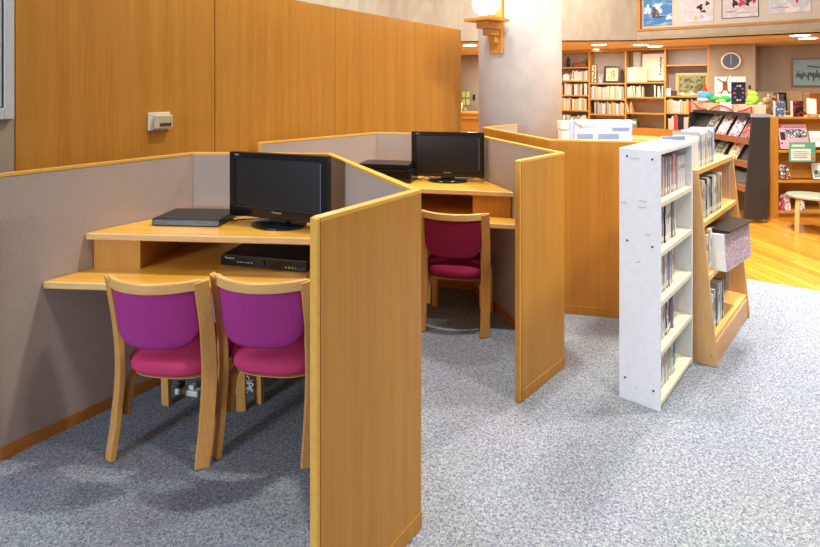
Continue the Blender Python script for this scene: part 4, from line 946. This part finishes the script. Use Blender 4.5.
leaflet('flyer', 'pink flyer with a black and white picture band on the display unit', 781, 810, .825, .30, plain('flyer_pink', (240, 172, 184), .6), marks=[(.24, .98, .45, .80, bw), (.05, .22, .36, .68, (50, 44, 50)), (.05, .15, .86, .94, (196, 60, 80)), (.2, .95, .86, .89, (200, 90, 110)), (.02, .1, .2, .26, (60, 40, 46)), (.3, .9, .25, .27, (200, 100, 120))])
leaflet('flyer', 'green flyer with a white panel overlapping the pink one', 789, 815.5, .675, .235, plain('flyer_green', (104, 176, 142), .5), yoff=-.052, lean=0, marks=[(.08, .82, .08, .66, PAPER), (.1, .6, .76, .88, (214, 236, 224)), (.84, .97, .1, .3, (206, 120, 60)), (.15, .7, .5, .53, (120, 120, 130)), (.15, .75, .4, .43, (120, 120, 130)), (.15, .65, .3, .33, (120, 120, 130)), (.15, .7, .2, .23, (120, 120, 130))])
leaflet('flyer', 'plain white flyer to the right of the pink flyer', 811.5, 828, .85, .19, PAPER, marks=[(.1, .8, .5, .53, (170, 170, 176)), (.1, .7, .4, .43, (170, 170, 176))])
leaflet('leaflet', 'small patterned leaflet on the lower tier of the display unit', 780.5, 790.5, .465, .17, patterned('lf_small', [(226, 220, 214), (150, 90, 60), (70, 60, 60), (232, 226, 220)], 24))
leaflet('leaflet', 'white leaflet with a grey photo at the right edge of the lower tier', 813.5, 828, .465, .19, PAPER, marks=[(.08, .9, .1, .55, patterned('lf_photo', [(120, 140, 120), (190, 190, 180), (80, 90, 100)], 20))])
for i, (px0, px1, h, cols, lab) in enumerate(((780, 785, .2, [(60, 50, 60), (190, 60, 90), (220, 214, 214)], 'dark and pink booklet on the bottom shelf of the display unit'), (784.5, 791, .2, [(226, 220, 224), (200, 130, 140)], 'white and pink booklet on the bottom shelf of the display unit'), (797.5, 805, .17, [(40, 50, 90), (230, 232, 236), (40, 50, 90)], 'navy and white booklet on the bottom shelf, seen under the stool'))):
    leaflet('booklet', lab, px0, px1, .082, h, patterned('bk%d' % i, cols, 22), lean=8, yoff=.03)
# on top of the unit
zt = 1.2065
def upbook(name, label, px0, px1, pyt, mat, spine, yoff=.06):
    y = DY+yoff; a = at_y(px0, pyt, y); b = at_y(px1, pyt, y); w = b.x-a.x; h = a.z-zt
    t = thing(name, label, 'book', ((a.x), y, zt)); obj('cover', b0(bmnew(), (0, .0, 0), (w, .003, h)), mat, t)
    obj('pages', b0(bmnew(), (.002, .0031, .002), (w-.002, .02, h-.002)), PAGES, t); obj('spine', b0(bmnew(), (-.014, -.001, 0), (-.0005, .022, h)), spine, t); return t
GS = plain('spine_grey', (206, 208, 214), .5)
upbook('book', 'blue-grey patterned book standing on the display unit', 775.5, 785.5, 101, patterned('ubk1', [(110, 124, 150), (70, 84, 110), (190, 200, 214)], 30), GS)
upbook('book', 'black book with red band standing on the display unit', 793, 803.5, 101, patterned('ubk2', [(24, 22, 26), (24, 22, 26), (150, 50, 40), (30, 28, 30)], 18), GS)
t = thing('table_sign', 'slanted white card on a small wooden easel at the right of the display unit', 'sign', (at_y(812, 100, DY+.08).x, DY+.08, zt))
obj('card', box((0, 0, 0), (.115, .006, .19), M=Matrix.Translation((-.005, 0, .125)) @ Matrix.Rotation(R(6), 4, 'Y') @ Matrix.Rotation(R(-10), 4, 'X')), PAPER, t)
obj('easel_ledge', b0(bmnew(), (-.075, -.035, .012), (.075, -.012, .03)), W_RACK, t); obj('easel_leg', b0(bmnew(), (-.055, -.03, 0), (-.043, .08, .0115)), W_RACK, t); obj('easel_leg', b0(bmnew(), (.043, -.03, 0), (.055, .08, .0115)), W_RACK, t)
# second counter behind with more things
ct = thing('counter', 'wooden counter behind the display unit below the harbour painting', 'counter', (4.60, 7.9, 0))
obj('top', b0(bmnew(), (-.05, 0, 1.19), (2.4, .5, 1.215)), W_CASE, ct); obj('body', b0(bmnew(), (0, .03, 0), (2.35, .47, 1.189)), W_ORANGE, ct)
zc = 1.2155
def onct(px): return at_y(px, 100, 8.0).x
t = thing('cork_board', 'long beige board leaning behind the ornaments at right', 'board', (onct(785), 8.25, zc))
obj('board', b0(bmnew(), (-.36, 0, 0), (.42, .02, .28)), plain('board_beige', (214, 196, 158), .8), t); obj('foot', b0(bmnew(), (-.05, .021, 0), (.05, .08, .02)), W_CASE, t)
toy('plush_dog', 'tan fluffy soft toy on the counter right of the black rack', 'soft toy', (onct(766), 8.0, zc), [('body', (0, 0, .07), (.075, .06, .07), (214, 184, 130)), ('head', (-.01, -.03, .15), (.06, .055, .055), (222, 192, 140)), ('ear', (-.06, -.02, .16), (.02, .02, .035), (190, 156, 100)), ('ear', (.045, -.02, .16), (.02, .02, .035), (190, 156, 100))])
toy('white_plush', 'small white soft toy beside the tan one on the counter', 'soft toy', (onct(758.5), 7.96, zc), [('body', (0, 0, .05), (.06, .05, .05), (236, 232, 224)), ('head', (.0, -.02, .10), (.035, .035, .03), (236, 232, 224))])
frame_pic('photo_card', 'cream card with a brown-haired figure behind the blue-grey book', 'card', Matrix.Translation((onct(777), 8.05, zc)), .15, .25, .004, PAPER, patterned('card_fig', [(240, 226, 190), (240, 226, 190), (140, 84, 50), (236, 220, 186)], 12), lean=6)
frame_pic('framed_photo', 'dark framed photograph on the counter behind the two upright books', 'picture', Matrix.Translation((onct(786.5), 8.1, zc)), .17, .27, .022, DKF, patterned('photo_dark', [(70, 74, 76), (120, 124, 120), (50, 52, 56)], 14), lean=6)
t = thing('wooden_chair', 'round-backed brown wooden chair behind the right counter', 'chair', (5.72, 8.75, 0))
bk = bmnew(); cyl(bk, (0, 0, 0), .19, .025, 40, M=Matrix.Translation((0, 0, 1.25)) @ Matrix.Rotation(PI/2, 4, 'X')); obj('backrest', bk, plain('chair_brown', (170, 96, 50), .4), t)
obj('seat', b0(bmnew(), (-.2, -.38, .43), (.2, .02, .46)), W_ORANGE, t)
for x in (-.17, .17):
    obj('leg', b0(bmnew(), (x-.018, -.36, 0), (x+.018, -.325, .43)), W_ORANGE, t); obj('leg', b0(bmnew(), (x-.018, -.015, 0), (x+.018, .02, 1.18)), W_ORANGE, t)
t = thing('orange_box', 'orange box at the far right edge on the counter', 'box', (onct(822), 8.1, zc))
obj('body', b0(bmnew(), (-.11, 0, 0), (.11, .1, .23)), plain('box_orange', (214, 130, 40), .5), t, .004); obj('lid', b0(bmnew(), (-.112, -.002, .231), (.112, .102, .26)), plain('box_orange', (214, 130, 40), .5), t, .004)

# stool
t = thing('stool', 'low round stool with grey-green seat on the wooden floor', 'stool', (4.34, 5.92, 0))
obj('seat', cyl(bmnew(), (0, 0, .385), .225, .025, 48), plain('seat_sage', (156, 160, 140), .5), t, .006)
for a in (200, 262, 340, 90):
    c_, s_ = math.cos(R(a)), math.sin(R(a)); obj('leg', sweep([(c_*.215, s_*.215, 0), (c_*.21, s_*.21, .25), (c_*.195, s_*.195, .355), (c_*.14, s_*.14, .363)], (-s_, c_, 0), .045, .018), W_RACK, t, .003)

# ------------------------------------------------------------------ lamps (assumed ceiling fixtures out of frame + lowered ceiling and its added fill)
def lamp(loc, r, power, col=(1, .93, .82), name='assumed_ceiling_light', lab='', spread=180, soft=None):
    t = thing(name, lab, 'ceiling light', loc)
    obj('housing', cyl(bmnew(), (0, 0, .02), r+.03, .04, 32), WHITE, t)
    obj('diffuser', cyl(bmnew(), (0, 0, -.006), r, .01, 32), ASSUMED_CEILLAMP, t)
    ld = bpy.data.lights.new(name, 'AREA'); ld.shape = 'DISK'; ld.size = 2*(soft or r); ld.energy = power; ld.color = col; ld.spread = R(spread)
    lo = bpy.data.objects.new('assumed_lamp_bulb', ld); COL.objects.link(lo); lo.parent = t; lo.location = (0, 0, -.02)
    return t
K = 1.0
COOL = (.86, .92, 1.0); WARM = (1, .95, .87)
for (x, y, p, c, r) in ((-1.12, 3.35, 22, COOL, .07), (.5, 2.95, 60, WARM, .08), (-1.0, .9, 1, COOL, .18), (2.1, 1.1, 37, WARM, .2), (2.9, 2.9, 54, WARM, .16), (3.4, 5.2, 70, WARM, .18), (2.6, 4.3, 40, WARM, .16), (.30, 4.75, 34, WARM, .14), (2.2, 8.2, 90, WARM, .2), (-1.5, 8.2, 60, WARM, .2)):
    lamp((x, y, 4.35), r, p*K, c, spread=115 if x > 1.5 and y < 6 else 180)  # unseen lamps, assumed and placed to light the scene
k = 0
for o in [o for o in COL.objects if o.name.startswith('assumed_ceiling_light')]:
    x, y = o.location.x, o.location.y
    o['label'] = f'assumed round ceiling lamp {["over the nearest carrel desk", "between the two front carrels", "over the lower left carpet", "over the near right carpet", "above the slanted shelf", "over the wooden floor", "above the rear carrel", "above the middle carrel", "in front of the poster board", "behind the wood wall"][k]}'
    k += 1
def alight(loc, size, power, col, rot=(0, 0, 0)):
    ld = bpy.data.lights.new('soffit_and_fill_light', 'AREA'); ld.shape = 'DISK'; ld.size = size; ld.energy = power; ld.color = col
    o = bpy.data.objects.new('soffit_and_fill_light', ld); COL.objects.link(o); o.location = loc; o.rotation_euler = rot; return o
for (px, py) in ((599, 44.5), (641, 44.5), (800, 35), (470, 45)):
    q = at_h(px, py, 2.379); alight((q.x, q.y, 2.35), .25, 30 if px == 470 else 9, (1, .95, .86))
for v in (-5.5, -3.0, -1.5, .5, 2.5): q = UV(11.2, v); alight((q.x, q.y, 2.35), .25, 40 if v < -5 else 14, (1, .95, .86))  # added fill without fixtures; the leftmost brightens the wall in the gap
gl = bpy.data.lights.new('globe_bulb', 'POINT'); gl.energy = 4; gl.color = (1, .85, .6); gl.shadow_soft_size = .12
go = bpy.data.objects.new('globe_bulb', gl); COL.objects.link(go); go.parent = st; go.location = (.195, 0, .62)
# assumed window, unseen behind the camera, added for cool light from the left
wa, wb = -6.0, -4.3
struct('wall_front', b0(b0(b0(b0(bmnew(), (-8, -4.2, 0), (wa, -4.0, 4.4)), (wb, -4.2, 0), (1.5, -4.0, 4.4)), (wa, -4.2, 0), (wb, -4.0, 1.2)), (wa, -4.2, 3.0), (wb, -4.0, 4.4)), CONC)  # unseen wall, built to hold the assumed window
bm = bmnew(); b0(bm, (wa, -4.12, 1.2), (wa+.05, -4.06, 3.0)); b0(bm, (wb-.05, -4.12, 1.2), (wb, -4.06, 3.0)); b0(bm, (wa+.05, -4.12, 1.2), (wb-.05, -4.06, 1.25)); b0(bm, (wa+.05, -4.12, 2.95), (wb-.05, -4.06, 3.0))
struct('assumed_window_1', bm, GREYM)
ld = bpy.data.lights.new('assumed_window_light', 'AREA'); ld.shape = 'RECTANGLE'; ld.size = 1.4; ld.size_y = 1.7; ld.energy = 260; ld.color = (.70, .83, 1.0)
lo = bpy.data.objects.new('assumed_window_light', ld); COL.objects.link(lo); lo.location = (-5.15, -4.03, 2.1); lo.rotation_euler = (R(90), 0, R(-20))  # cool light added at the assumed window
# faint ambient fill, added through the sides of the room left unbuilt
w = bpy.data.worlds.new('world'); SC.world = w; w.use_nodes = True
w.node_tree.nodes['Background'].inputs[0].default_value = (.86, .93, 1.0, 1); w.node_tree.nodes['Background'].inputs[1].default_value = .12

SC.view_settings.view_transform = 'Standard'; SC.view_settings.look = 'None'; SC.view_settings.gamma = 1
SC.view_settings.use_curve_mapping = False
SC.view_settings.exposure = .64
